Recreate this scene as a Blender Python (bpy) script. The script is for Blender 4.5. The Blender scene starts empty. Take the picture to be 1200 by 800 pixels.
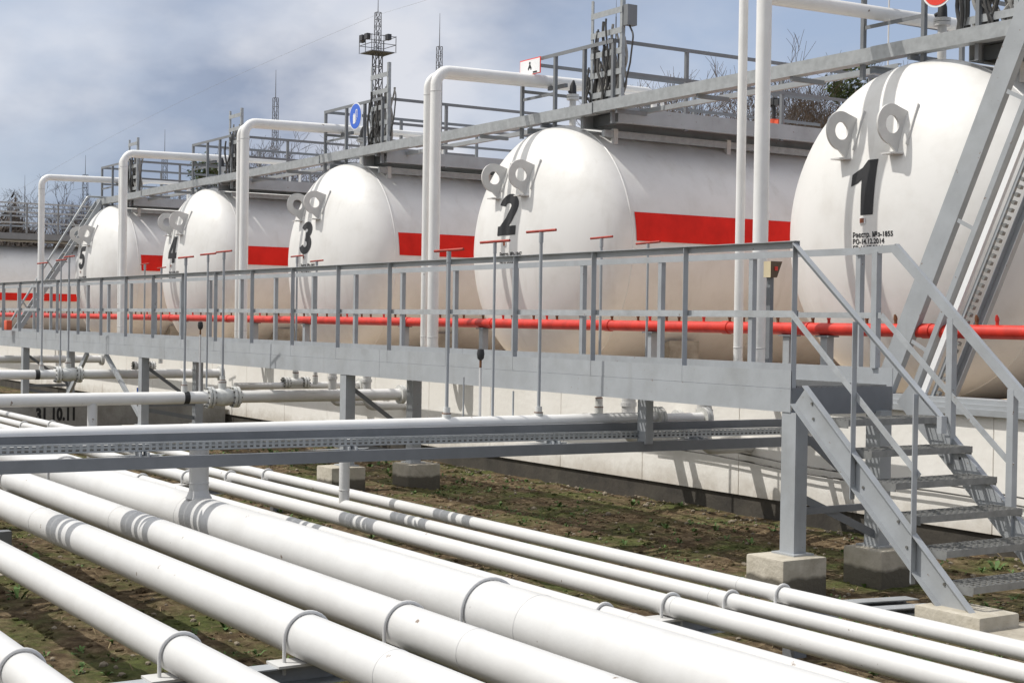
import bpy, bmesh, math, random
from mathutils import Vector, Matrix, noise

S = bpy.context.scene
COL = S.collection
PI = math.pi

# ------------------------------------------------------------------ camera
YAW, PITCH, ROLL, FPX = math.radians(32.63), math.radians(.7755), math.radians(.842), 1771.0
CAM = Vector((0, 0, 1.85))
Fw = Vector((-math.cos(YAW) * math.cos(PITCH), math.sin(YAW) * math.cos(PITCH), -math.sin(PITCH)))
R0 = Fw.cross(Vector((0, 0, 1))).normalized()
U0 = R0.cross(Fw)
Rt = R0 * math.cos(ROLL) + U0 * math.sin(ROLL)
Up = U0 * math.cos(ROLL) - R0 * math.sin(ROLL)
cam = bpy.data.objects.new('camera', bpy.data.cameras.new('camera'))
COL.objects.link(cam)
cam.matrix_world = Matrix(((Rt.x, Up.x, -Fw.x, CAM.x), (Rt.y, Up.y, -Fw.y, CAM.y), (Rt.z, Up.z, -Fw.z, CAM.z), (0, 0, 0, 1)))
cam.data.sensor_fit = 'HORIZONTAL'
cam.data.sensor_width = 36.0
cam.data.lens = FPX / 1200 * 36
cam.data.clip_end = 5000
S.camera = cam

# ------------------------------------------------------------------ sun and sky
SUN_D = Vector((.72, 1.0, -1.85)).normalized()          # the way the light travels
sun = bpy.data.objects.new('sun', bpy.data.lights.new('sun', 'SUN'))
COL.objects.link(sun)
sun.data.energy = 3.2
sun.data.angle = math.radians(.53)
sun.data.color = (1.0, .965, .905)
sun.rotation_euler = SUN_D.to_track_quat('-Z', 'Y').to_euler()
sun.location = (-20, -20, 40)

W = bpy.data.worlds.new('World')
S.world = W
W.use_nodes = True
nt = W.node_tree
nt.nodes.clear()
N = lambda t, **k: nt.nodes.new(t)
out = N('ShaderNodeOutputWorld'); bg = N('ShaderNodeBackground')
sky = N('ShaderNodeTexSky'); sky.sky_type = 'NISHITA'; sky.sun_disc = False
sky.sun_elevation = math.asin(-SUN_D.z)
sky.sun_rotation = math.atan2(-SUN_D.x, -SUN_D.y)
sky.air_density = 1.0; sky.dust_density = 1.2; sky.ozone_density = 1.0
bg.inputs['Strength'].default_value = .11
tc = N('ShaderNodeTexCoord'); sep = N('ShaderNodeSeparateXYZ')
nt.links.new(tc.outputs['Generated'], sep.inputs[0])
# clouds on a flat layer: direction divided by height above the horizon
zmx = N('ShaderNodeMath'); zmx.operation = 'MAXIMUM'; zmx.inputs[1].default_value = .0
nt.links.new(sep.outputs['Z'], zmx.inputs[0])
zad = N('ShaderNodeMath'); zad.operation = 'ADD'; zad.inputs[1].default_value = .42
nt.links.new(zmx.outputs[0], zad.inputs[0])
div = N('ShaderNodeVectorMath'); div.operation = 'DIVIDE'
cmb = N('ShaderNodeCombineXYZ')
nt.links.new(sep.outputs['X'], cmb.inputs[0]); nt.links.new(sep.outputs['Y'], cmb.inputs[1])
cz = N('ShaderNodeCombineXYZ')
for i in range(3): nt.links.new(zad.outputs[0], cz.inputs[i])
nt.links.new(cmb.outputs[0], div.inputs[0]); nt.links.new(cz.outputs[0], div.inputs[1])
mp = N('ShaderNodeMapping'); mp.inputs['Location'].default_value = (12, 2, 7)
nt.links.new(div.outputs[0], mp.inputs[0])
n1 = N('ShaderNodeTexNoise'); n1.inputs['Scale'].default_value = 1.5; n1.inputs['Detail'].default_value = 7; n1.inputs['Roughness'].default_value = .52
n2 = N('ShaderNodeTexNoise'); n2.inputs['Scale'].default_value = 3.2; n2.inputs['Detail'].default_value = 6; n2.inputs['Roughness'].default_value = .5
nt.links.new(mp.outputs[0], n1.inputs['Vector']); nt.links.new(mp.outputs[0], n2.inputs['Vector'])
r1 = N('ShaderNodeValToRGB'); r1.color_ramp.elements[0].position = .34; r1.color_ramp.elements[1].position = .54
nt.links.new(n1.outputs['Fac'], r1.inputs[0])
r2 = N('ShaderNodeValToRGB')
r2.color_ramp.elements[0].position = .42; r2.color_ramp.elements[0].color = (2.75, 3.3, 4.5, 1)
r2.color_ramp.elements[1].position = .62; r2.color_ramp.elements[1].color = (6.8, 7.0, 7.6, 1)
nt.links.new(n2.outputs['Fac'], r2.inputs[0])
mx = N('ShaderNodeMix'); mx.data_type = 'RGBA'
nt.links.new(r1.outputs['Color'], mx.inputs[0])
tint = N('ShaderNodeMix'); tint.data_type = 'RGBA'; tint.inputs[0].default_value = .6
tint.inputs[7].default_value = (4.3, 5.1, 6.9, 1)
nt.links.new(sky.outputs[0], tint.inputs[6])
nt.links.new(tint.outputs[2], mx.inputs[6]); nt.links.new(r2.outputs['Color'], mx.inputs[7])
# near-white glow added round the sun for fill, dimmer sky on the far side
dt = N('ShaderNodeVectorMath'); dt.operation = 'DOT_PRODUCT'; dt.inputs[1].default_value = tuple(-SUN_D)
nt.links.new(tc.outputs['Generated'], dt.inputs[0])
gl = N('ShaderNodeMapRange'); gl.interpolation_type = 'SMOOTHSTEP'; gl.inputs[1].default_value = .20; gl.inputs[2].default_value = .80; gl.inputs[3].default_value = 0.0; gl.inputs[4].default_value = .95
nt.links.new(dt.outputs['Value'], gl.inputs[0])
br = N('ShaderNodeVectorMath'); br.operation = 'SCALE'; br.inputs['Scale'].default_value = .86
nt.links.new(mx.outputs[2], br.inputs[0])
wm = N('ShaderNodeMix'); wm.data_type = 'RGBA'; wm.inputs[7].default_value = (8.4, 8.45, 8.5, 1)
nt.links.new(gl.outputs[0], wm.inputs[0]); nt.links.new(br.outputs[0], wm.inputs[6])
nt.links.new(wm.outputs[2], bg.inputs[0]); nt.links.new(bg.outputs[0], out.inputs[0])

S.view_settings.view_transform = 'Standard'
S.view_settings.look = 'None'
S.view_settings.exposure = 0.17
S.view_settings.gamma = 1.0
S.view_settings.use_curve_mapping = False
try:
    S.cycles.max_bounces = 6
    S.cycles.diffuse_bounces = 4
except Exception:
    pass

# ------------------------------------------------------------------ materials
MATS = {}
def mat(name, col, rough=.5, *a, chips=None, grime=0, **k):
    m = mat0(name, col, rough, *a, **k)
    t = m.node_tree; b = t.nodes['Principled BSDF']
    def mixin(fac, colr):
        mi = t.nodes.new('ShaderNodeMix'); mi.data_type = 'RGBA'
        if b.inputs['Base Color'].links: t.links.new(b.inputs['Base Color'].links[0].from_socket, mi.inputs[6])
        else: mi.inputs[6].default_value = b.inputs['Base Color'].default_value
        mi.inputs[7].default_value = (*colr, 1); t.links.new(fac, mi.inputs[0]); t.links.new(mi.outputs[2], b.inputs['Base Color'])
    def mask(scale, lo, hi, amt, detail=6, stretch=None):
        tcn = t.nodes.new('ShaderNodeTexCoord'); n = t.nodes.new('ShaderNodeTexNoise'); n.inputs['Scale'].default_value = scale; n.inputs['Detail'].default_value = detail; n.inputs['Roughness'].default_value = .6
        if stretch:
            mp_ = t.nodes.new('ShaderNodeMapping'); mp_.inputs['Scale'].default_value = stretch; t.links.new(tcn.outputs['Object'], mp_.inputs[0]); t.links.new(mp_.outputs[0], n.inputs['Vector'])
        else: t.links.new(tcn.outputs['Object'], n.inputs['Vector'])
        mr = t.nodes.new('ShaderNodeMapRange'); mr.inputs[1].default_value = lo; mr.inputs[2].default_value = hi; mr.inputs[3].default_value = 0; mr.inputs[4].default_value = amt
        t.links.new(n.outputs['Fac'], mr.inputs[0]); return mr.outputs[0]
    if grime: mixin(mask(2.2, .48, .75, grime, 9), tuple(x * y for x, y in zip(col, (.52, .48, .41)))); mixin(mask(5.0, .58, .74, grime * .8, 8, (1, 1, .1)), tuple(x * y for x, y in zip(col, (.5, .45, .38))))
    if chips: mixin(mask(chips[0], chips[1], chips[1] + .03, .85, 3), (.16, .10, .06))
    return m
def mat0(name, col, rough=.5, metal=0.0, var=.0, vscale=6, bump=0.0, bscale=40, col2=None, spec=.5, streak=False, coat=0):
    m = bpy.data.materials.new(name); m.use_nodes = True
    t = m.node_tree; b = t.nodes['Principled BSDF']
    b.inputs['Roughness'].default_value = rough
    b.inputs['Metallic'].default_value = metal
    b.inputs['Specular IOR Level'].default_value = spec
    b.inputs['Coat Weight'].default_value = coat
    c = (*col, 1)
    b.inputs['Base Color'].default_value = c
    tcn = t.nodes.new('ShaderNodeTexCoord')
    if var or col2:
        nz = t.nodes.new('ShaderNodeTexNoise'); nz.inputs['Scale'].default_value = vscale
        nz.inputs['Detail'].default_value = 8; nz.inputs['Roughness'].default_value = .62
        if streak:
            mpn = t.nodes.new('ShaderNodeMapping'); mpn.inputs['Scale'].default_value = (1, 1, .12)
            t.links.new(tcn.outputs['Object'], mpn.inputs[0]); t.links.new(mpn.outputs[0], nz.inputs['Vector'])
        else:
            t.links.new(tcn.outputs['Object'], nz.inputs['Vector'])
        rp = t.nodes.new('ShaderNodeValToRGB')
        d = col2 if col2 else tuple(x * (1 - var) for x in col)
        rp.color_ramp.elements[0].position = .36; rp.color_ramp.elements[0].color = (*d, 1)
        rp.color_ramp.elements[1].position = .62; rp.color_ramp.elements[1].color = c
        t.links.new(nz.outputs['Fac'], rp.inputs[0]); t.links.new(rp.outputs[0], b.inputs['Base Color'])
        rr = t.nodes.new('ShaderNodeMapRange'); rr.inputs[3].default_value = min(1, rough + .12); rr.inputs[4].default_value = max(.05, rough - .08)
        t.links.new(nz.outputs['Fac'], rr.inputs[0]); t.links.new(rr.outputs[0], b.inputs['Roughness'])
    if bump:
        nb = t.nodes.new('ShaderNodeTexNoise'); nb.inputs['Scale'].default_value = bscale; nb.inputs['Detail'].default_value = 6
        t.links.new(tcn.outputs['Object'], nb.inputs['Vector'])
        bp = t.nodes.new('ShaderNodeBump'); bp.inputs['Strength'].default_value = bump; bp.inputs['Distance'].default_value = .02
        t.links.new(nb.outputs['Fac'], bp.inputs['Height']); t.links.new(bp.outputs[0], b.inputs['Normal'])
    MATS[name] = m
    return m

mat('tank_white', (.755, .742, .715), .36, var=.05, vscale=1.3, bump=.05, bscale=2.2, streak=True, grime=.24)
mat('pipe_white', (.62, .614, .602), .44, var=.06, vscale=3.5, bump=.05, bscale=26, grime=.16, chips=(11, .72))
mat('riser_white', (.80, .79, .77), .40, var=.06, vscale=3.5, bump=.05, bscale=26, grime=.16, chips=(9, .72))
mat('lug_white', (.62, .61, .59), .5, var=.1, vscale=5)
mat('valve_white', (.70, .70, .67), .5, var=.22, vscale=14, bump=.1, bscale=60)
mat('grey_paint', (.37, .388, .405), .45, var=.12, vscale=4, bump=.05, bscale=50, grime=.3, chips=(20, .70))
mat('grey_paint_worn', (.41, .428, .442), .5, var=.2, vscale=9, bump=.06, bscale=70, grime=.4, chips=(16, .68))
mat('grey_dark', (.19, .199, .21), .5, var=.12, vscale=5)
mat('galvanised', (.40, .415, .42), .42, metal=.35, var=.2, vscale=11)
mat('tread_steel', (.25, .25, .24), .55, metal=.2, var=.25, vscale=12)
mat('stripe_red', (.78, .022, .012), .6, var=.22, vscale=2, grime=.2, spec=.2)
mat('pipe_red', (.66, .034, .018), .42, var=.3, vscale=6, grime=.35, chips=(14, .71))
mat('handle_red', (.42, .05, .03), .55, var=.4, vscale=16)
mat('bracket_black', (.03, .03, .032), .6, var=.2)
mat('cable_black', (.075, .072, .068), .6, var=.3)
mat('cable_grey', (.33, .32, .30), .6, var=.3)
mat('rust', (.20, .085, .035), .8, var=.5, vscale=20)
mat('bolt', (.22, .215, .20), .5, metal=.5, var=.3, vscale=30)
mat('concrete', (.40, .365, .30), .9, col2=(.27, .24, .19), vscale=5, bump=.35, bscale=30)
mat('concrete_pale', (.50, .46, .385), .9, col2=(.38, .345, .275), vscale=5, bump=.35, bscale=30)
mat('concrete_grey', (.36, .35, .33), .9, col2=(.25, .24, .22), vscale=3, bump=.3, bscale=25)
mat('wall_cream', (.93, .905, .855), .85, col2=(.88, .85, .795), vscale=.9, bump=.2, bscale=14, grime=.10)
mat('wall_base', (.045, .040, .034), .9, col2=(.085, .075, .06), vscale=2.2, bump=.3, bscale=20)
mat('ink', (.012, .012, .014), .55)
mat('plate_brown', (.22, .07, .03), .5)
mat('sign_blue', (.03, .13, .62), .4)
mat('sign_red', (.75, .05, .03), .4)
mat('sign_white', (.82, .82, .82), .4)
mat('cream', (.70, .60, .40), .5, var=.1)
mat('box_brown', (.13, .085, .05), .6, var=.2)
mat('blue_plastic', (.02, .12, .55), .4)
mat('gravel_fill', (.66, .54, .40), .95, col2=(.50, .40, .29), vscale=7, bump=.5, bscale=40)
mat('bark', (.15, .12, .10), .95, col2=(.10, .08, .065), vscale=3)
mat('brush', (.085, .066, .054), .95, col2=(.05, .04, .033), vscale=.4)
mat('twigs', (.115, .092, .077), .95, col2=(.075, .06, .05), vscale=2)
mat('leaf_bush', (.075, .10, .03), .8, col2=(.04, .06, .018), vscale=2)
mat('leaf_weed', (.11, .19, .045), .7, col2=(.06, .115, .026), vscale=3)
mat('straw', (.24, .18, .09), .9, col2=(.13, .095, .05), vscale=3)
mat('stone', (.30, .255, .19), .9, col2=(.16, .13, .095), vscale=2.5, bump=.4, bscale=25)
mat('mast_steel', (.16, .165, .18), .6, var=.15)
mat('lamp_dark', (.05, .05, .055), .5)
mat('orange_red', (.70, .10, .04), .5, var=.2)

# soil: brown earth with greenish and pale patches
def soil_material():
    m = bpy.data.materials.new('soil'); m.use_nodes = True
    t = m.node_tree; b = t.nodes['Principled BSDF']; b.inputs['Roughness'].default_value = .97; b.inputs['Specular IOR Level'].default_value = .15
    tcn = t.nodes.new('ShaderNodeTexCoord')
    def nz(sc, det=8, ro=.6):
        n = t.nodes.new('ShaderNodeTexNoise'); n.inputs['Scale'].default_value = sc; n.inputs['Detail'].default_value = det; n.inputs['Roughness'].default_value = ro
        t.links.new(tcn.outputs['Object'], n.inputs['Vector']); return n
    def ramp(n, *st):
        r = t.nodes.new('ShaderNodeValToRGB')
        while len(r.color_ramp.elements) < len(st): r.color_ramp.elements.new(.5)
        for e, (p, c) in zip(r.color_ramp.elements, st): e.position = p; e.color = (*c, 1)
        t.links.new(n.outputs['Fac'], r.inputs[0]); return r
    base = ramp(nz(9, 10, .7), (.3, (.038, .025, .015)), (.5, (.128, .09, .052)), (.68, (.30, .23, .14)))
    green = ramp(nz(14, 8, .7), (.35, (.04, .052, .014)), (.65, (.125, .16, .045)))
    gm = ramp(nz(1.3, 5, .65), (.46, (0, 0, 0)), (.62, (.8, .8, .8)))
    gm.color_ramp.elements[0].color = (0, 0, 0, 1)
    m1 = t.nodes.new('ShaderNodeMix'); m1.data_type = 'RGBA'
    t.links.new(gm.outputs[0], m1.inputs[0]); t.links.new(base.outputs[0], m1.inputs[6]); t.links.new(green.outputs[0], m1.inputs[7])
    t.links.new(m1.outputs[2], b.inputs['Base Color'])
    nb = nz(38, 10, .75); bp = t.nodes.new('ShaderNodeBump'); bp.inputs['Strength'].default_value = .9; bp.inputs['Distance'].default_value = .03
    t.links.new(nb.outputs['Fac'], bp.inputs['Height']); t.links.new(bp.outputs[0], b.inputs['Normal'])
    MATS['soil'] = m
soil_material()
def wall_splash():
    # mud splashed up the foot of the wall, with a ragged edge
    m = MATS['wall_cream']; t = m.node_tree; b = t.nodes['Principled BSDF']
    ge = t.nodes.new('ShaderNodeNewGeometry'); sp = t.nodes.new('ShaderNodeSeparateXYZ'); t.links.new(ge.outputs['Position'], sp.inputs[0])
    nz = t.nodes.new('ShaderNodeTexNoise'); nz.inputs['Scale'].default_value = 3.2; nz.inputs['Detail'].default_value = 9; nz.inputs['Roughness'].default_value = .7; t.links.new(ge.outputs['Position'], nz.inputs['Vector'])
    ma = t.nodes.new('ShaderNodeMath'); ma.operation = 'MULTIPLY_ADD'; ma.inputs[1].default_value = -.55; t.links.new(nz.outputs['Fac'], ma.inputs[0]); t.links.new(sp.outputs['Z'], ma.inputs[2])
    mr = t.nodes.new('ShaderNodeMapRange'); mr.inputs[1].default_value = -.22; mr.inputs[2].default_value = .02; mr.inputs[3].default_value = .6; mr.inputs[4].default_value = 0; t.links.new(ma.outputs[0], mr.inputs[0])
    mi = t.nodes.new('ShaderNodeMix'); mi.data_type = 'RGBA'; mi.inputs[7].default_value = (.42, .36, .28, 1)
    t.links.new(mr.outputs[0], mi.inputs[0]); t.links.new(b.inputs['Base Color'].links[0].from_socket, mi.inputs[6]); t.links.new(mi.outputs[2], b.inputs['Base Color'])
wall_splash()
M = MATS

# ------------------------------------------------------------------ mesh helpers
class MB:
    def __init__(s): s.v = []; s.f = []; s.pieces = []
    def add(s, vs, fs):
        vs = [tuple(p) for p in vs]; s.pieces.append((vs, [tuple(f) for f in fs])); o = len(s.v); s.v += [tuple(p) for p in vs]; s.f += [tuple(i + o for i in f) for f in fs]; return s
    def box(s, x0, x1, y0, y1, z0, z1):
        v = [(x0, y0, z0), (x1, y0, z0), (x1, y1, z0), (x0, y1, z0), (x0, y0, z1), (x1, y0, z1), (x1, y1, z1), (x0, y1, z1)]
        return s.add(v, [(0, 3, 2, 1), (4, 5, 6, 7), (0, 1, 5, 4), (1, 2, 6, 5), (2, 3, 7, 6), (3, 0, 4, 7)])
    def bar(s, p, q, a, b, ua, off=(0, 0)):
        # beam from p to q; section a along ua, b along the third axis; off shifts the section (in a, b)
        p = Vector(p); q = Vector(q); d = (q - p).normalized(); ua = Vector(ua); ua = (ua - d * ua.dot(d)).normalized(); ub = d.cross(ua)
        v = []
        for e in (p, q):
            for i, j in ((-1, -1), (1, -1), (1, 1), (-1, 1)):
                v.append(e + ua * (i * a / 2 + off[0]) + ub * (j * b / 2 + off[1]))
        return s.add(v, [(0, 1, 2, 3), (7, 6, 5, 4), (0, 4, 5, 1), (1, 5, 6, 2), (2, 6, 7, 3), (3, 7, 4, 0)])
    def prof(s, p, q, poly, ua, ub=None):
        # extrude a closed 2D polygon (a, b) from p to q
        p = Vector(p); q = Vector(q); d = (q - p).normalized(); ua = Vector(ua); ua = (ua - d * ua.dot(d)).normalized()
        ub = d.cross(ua) if ub is None else Vector(ub)
        n = len(poly); v = [e + ua * a + ub * b for e in (p, q) for a, b in poly]
        f = [tuple(range(n)), tuple(range(2 * n - 1, n - 1, -1))] + [(i, (i + 1) % n, n + (i + 1) % n, n + i) for i in range(n)]
        return s.add(v, f)
    def angle(s, c0, c1, la, lb, w=.05, t=.005):
        # L section: corner line c0-c1, legs along unit vectors la and lb
        poly = [(0, 0), (w, 0), (w, t), (t, t), (t, w), (0, w)]
        return s.prof(c0, c1, poly, la, lb)
    def channel(s, c0, c1, web, fl, h=.12, b=.05, t=.006):
        # U section: web of height h along 'web' (starting at the corner line), flanges along 'fl'
        poly = [(0, 0), (h, 0), (h, b), (h - t, b), (h - t, t), (t, t), (t, b), (0, b)]
        return s.prof(c0, c1, poly, web, fl)
    def tube(s, pts, r, n=14, cap=True):
        pts = [Vector(p) for p in pts]; m = len(pts)
        rs = r if isinstance(r, (list, tuple)) else [r] * m
        t = []
        for i in range(m):
            a = pts[i] - pts[i - 1] if i else pts[1] - pts[0]
            b = pts[i + 1] - pts[i] if i < m - 1 else pts[-1] - pts[-2]
            a = a.normalized() if a.length > 1e-9 else b.normalized(); b = b.normalized() if b.length > 1e-9 else a
            t.append((a + b).normalized() if (a + b).length > 1e-6 else b)
        u = t[0].orthogonal().normalized(); v = []
        for i in range(m):
            if i:
                u = (u - t[i] * u.dot(t[i])).normalized()
            w = t[i].cross(u)
            for k in range(n):
                a = 2 * PI * k / n; v.append(pts[i] + (u * math.cos(a) + w * math.sin(a)) * rs[i])
        f = [(i * n + k, i * n + (k + 1) % n, (i + 1) * n + (k + 1) % n, (i + 1) * n + k) for i in range(m - 1) for k in range(n)]
        if cap: f += [tuple(range(n - 1, -1, -1)), tuple((m - 1) * n + k for k in range(n))]
        return s.add(v, f)
    def cyl(s, p, q, r, n=16): return s.tube([p, q], r, n)
    def lathe(s, prof, o, ax, n=48):
        # prof: list of (distance along axis, radius)
        o = Vector(o); ax = Vector(ax).normalized(); u = ax.orthogonal().normalized(); w = ax.cross(u); v = []; f = []; idx = []
        for d, r in prof:
            if r < 1e-6: idx.append([len(v)]); v.append(o + ax * d)
            else:
                idx.append(list(range(len(v), len(v) + n)))
                v += [o + ax * d + (u * math.cos(2 * PI * k / n) + w * math.sin(2 * PI * k / n)) * r for k in range(n)]
        for a, b in zip(idx, idx[1:]):
            for k in range(n):
                k2 = (k + 1) % n
                if len(a) == 1 and len(b) == 1: continue
                if len(a) == 1: f.append((a[0], b[k2], b[k]))
                elif len(b) == 1: f.append((a[k], a[k2], b[0]))
                else: f.append((a[k], a[k2], b[k2], b[k]))
        return s.add(v, f)
    def build(s, name, m, parent=None, smooth=True, bevel=0, ang=38):
        me = bpy.data.meshes.new(name); me.from_pydata(s.v, [], s.f)
        bm = bmesh.new(); bm.from_mesh(me)
        bmesh.ops.recalc_face_normals(bm, faces=bm.faces)
        if bevel:
            bmesh.ops.remove_doubles(bm, verts=bm.verts, dist=1e-5)
            bmesh.ops.bevel(bm, geom=list(bm.edges), offset=bevel, segments=2, affect='EDGES', profile=.6)
        bm.to_mesh(me); bm.free()
        if smooth:
            me.polygons.foreach_set('use_smooth', [True] * len(me.polygons))
            me.set_sharp_from_angle(angle=math.radians(ang))
        me.materials.append(M[m] if isinstance(m, str) else m)
        o = bpy.data.objects.new(name, me); COL.objects.link(o)
        if parent: o.parent = parent; o.matrix_parent_inverse = parent.matrix_world.inverted()
        return o

def build_each(b, name, m, parent, **k):
    # every piece that was added becomes an object of its own
    for vs, fs in b.pieces:
        q = MB(); q.add(vs, fs); q.build(name, m, parent, **k)

def rounded(pts, R, n=8):
    pts = [Vector(p) for p in pts]; o = [pts[0]]
    for a, b, c in zip(pts, pts[1:], pts[2:]):
        u = (a - b).normalized(); w = (c - b).normalized(); ang = math.acos(max(-1, min(1, u.dot(w))))
        d = min(R / math.tan(ang / 2), (a - b).length * .49, (c - b).length * .49)
        rr = d * math.tan(ang / 2); ctr = b + (u + w).normalized() * (rr / math.sin(ang / 2)); p0 = b + u * d - ctr; p1 = b + w * d - ctr
        tot = math.acos(max(-1, min(1, p0.normalized().dot(p1.normalized())))); axis = p0.cross(p1).normalized()
        for k in range(n + 1): o.append(ctr + Matrix.Rotation(tot * k / n, 3, axis) @ p0)
    return o + [pts[-1]]

def tag(o, label=None, cat=None, group=None, kind=None):
    if label: o['label'] = label
    if cat: o['category'] = cat
    if group: o['group'] = group
    if kind: o['kind'] = kind
    return o
def thing(name, loc, label, cat, group=None):
    o = bpy.data.objects.new(name, None); COL.objects.link(o); o.location = loc; o.empty_display_size = .2
    o.matrix_world = Matrix.Translation(loc)
    return tag(o, label, cat, group)
def copy_tree(o, loc=None, parent=None):
    c = o.copy(); COL.objects.link(c)
    if parent: c.parent = parent
    for ch in list(o.children): copy_tree(ch, None, c)
    if loc is not None: c.location = loc
    return c

def text_mesh(body, size, spacing=1.0, bold=0.0):
    cu = bpy.data.curves.new('lettering', 'FONT'); cu.body = body; cu.size = size; cu.align_x = 'CENTER'; cu.align_y = 'CENTER'; cu.space_character = spacing
    cu.resolution_u = 6; cu.offset = bold
    ob = bpy.data.objects.new('lettering', cu); COL.objects.link(ob)
    me = bpy.data.meshes.new_from_object(ob.evaluated_get(bpy.context.evaluated_depsgraph_get()))
    bpy.data.objects.remove(ob); bpy.data.curves.remove(cu)
    return me

X = Vector((1, 0, 0)); Y = Vector((0, 1, 0)); Z = Vector((0, 0, 1))
rnd = random.Random(7)

# ------------------------------------------------------------------ ground
GZ = -.12
def axis_points(lo, hi, a, b, step, grow):
    p = []; x = a
    while x <= b: p.append(x); x += step
    d = step; x = a
    while x > lo: d *= grow; x -= d; p.insert(0, x)
    d = step; x = p[-1]
    while x < hi: d *= grow; x += d; p.append(x)
    return p
gx = axis_points(-1500, 900, -24, -3, .085, 1.13); gy = axis_points(-700, 1600, .5, 10.9, .075, 1.13)
def ground_z(x, y):
    z = GZ
    if -60 < x < 5 and -5 < y < 12:
        z += (noise.noise((x * .9, y * .9, 1)) * .035 + noise.noise((x * 3.1, y * 3.1, 5)) * .024 + noise.noise((x * 8, y * 8, 9)) * .017)
        z += max(0, 1 - abs(y - 10.15) / .5) * (.03 + .05 * noise.noise((x * 2.2, y * 2.2, 4)))
    r = math.hypot(x, y)
    if r > 300: z -= 0
    return z
g = MB(); nx, ny = len(gx), len(gy)
g.v = [(x, y, ground_z(x, y)) for y in gy for x in gx]
g.f = [(j * nx + i, j * nx + i + 1, (j + 1) * nx + i + 1, (j + 1) * nx + i) for j in range(ny - 1) for i in range(nx - 1)]
tag(g.build('ground', 'soil', ang=180), 'brown clodded soil with patches of weeds', kind='structure')

tag(MB().box(-75, 1.0, 10.62, 48, GZ - .3, 1.0).build('bund_floor', 'gravel_fill', smooth=False), 'sandy gravel fill inside the white containment wall', kind='structure')

# ------------------------------------------------------------------ containment wall
wall = thing('containment_wall', (-20, 10.36, GZ), 'long low cream containment wall with dark base and grey coping below the tanks', 'wall')
MB().box(-75, 1, 10.368, 10.60, .10, 1.10).build('wall_core', 'wall_cream', wall, smooth=False)
wall['kind'] = 'thing'
x = -75.0
while x < 1: MB().box(x + .006, x + 1.614, 10.36, 10.3675, .10, 1.0995).build('wall_panel', 'wall_cream', wall, smooth=False); x += 1.62
b = MB(); b.box(-75, 1, 10.385, 10.60, GZ - .25, .10); b.build('wall_base', 'wall_base', wall, smooth=False)
b = MB(); b.box(-75, 1, 10.30, 10.61, 1.10, 1.155); b.box(-75, 1, 10.325, 10.61, 1.155, 1.195); b.box(-75, 1, 10.36, 10.61, 1.195, 1.235); b.build('coping', 'grey_paint', wall, smooth=False)

# ------------------------------------------------------------------ storage tanks
TR, TH, TZ, TY, TL = 1.70, .85, 2.81, 11.65, 17.0
TX = [-10.57, -17.08, -23.42, -29.85, -36.05]
def head_y(x, z, cx):      # the front surface of the head at (x, z)
    k = 1 - ((x - cx) ** 2 + (z - TZ) ** 2) / TR ** 2
    return TY - TH * math.sqrt(max(0, k))
def on_head(name, me, cx, x0, z0, parent, m, sx=1.0, sz=1.0, off=.004):
    # lay flat lettering on the curved head
    bm = bmesh.new(); bm.from_mesh(me)
    for v in bm.verts: v.co = Vector((x0 + v.co.x * sx, 0, z0 + v.co.y * sz))
    bmesh.ops.triangulate(bm, faces=bm.faces)
    for it in range(3):
        ed = [e for e in bm.edges if e.calc_length() > .055]
        if not ed: break
        bmesh.ops.subdivide_edges(bm, edges=ed, cuts=1); bmesh.ops.triangulate(bm, faces=bm.faces)
    for v in bm.verts: v.co.y = head_y(v.co.x, v.co.z, cx) - off
    bm.normal_update()
    for f in bm.faces:
        if f.normal.y > 0: f.normal_flip()
    o_me = bpy.data.meshes.new(name); bm.to_mesh(o_me); bm.free(); o_me.materials.append(M[m])
    o = bpy.data.objects.new(name, o_me); COL.objects.link(o); o.parent = parent; o.matrix_parent_inverse = parent.matrix_world.inverted()
    return o

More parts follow.
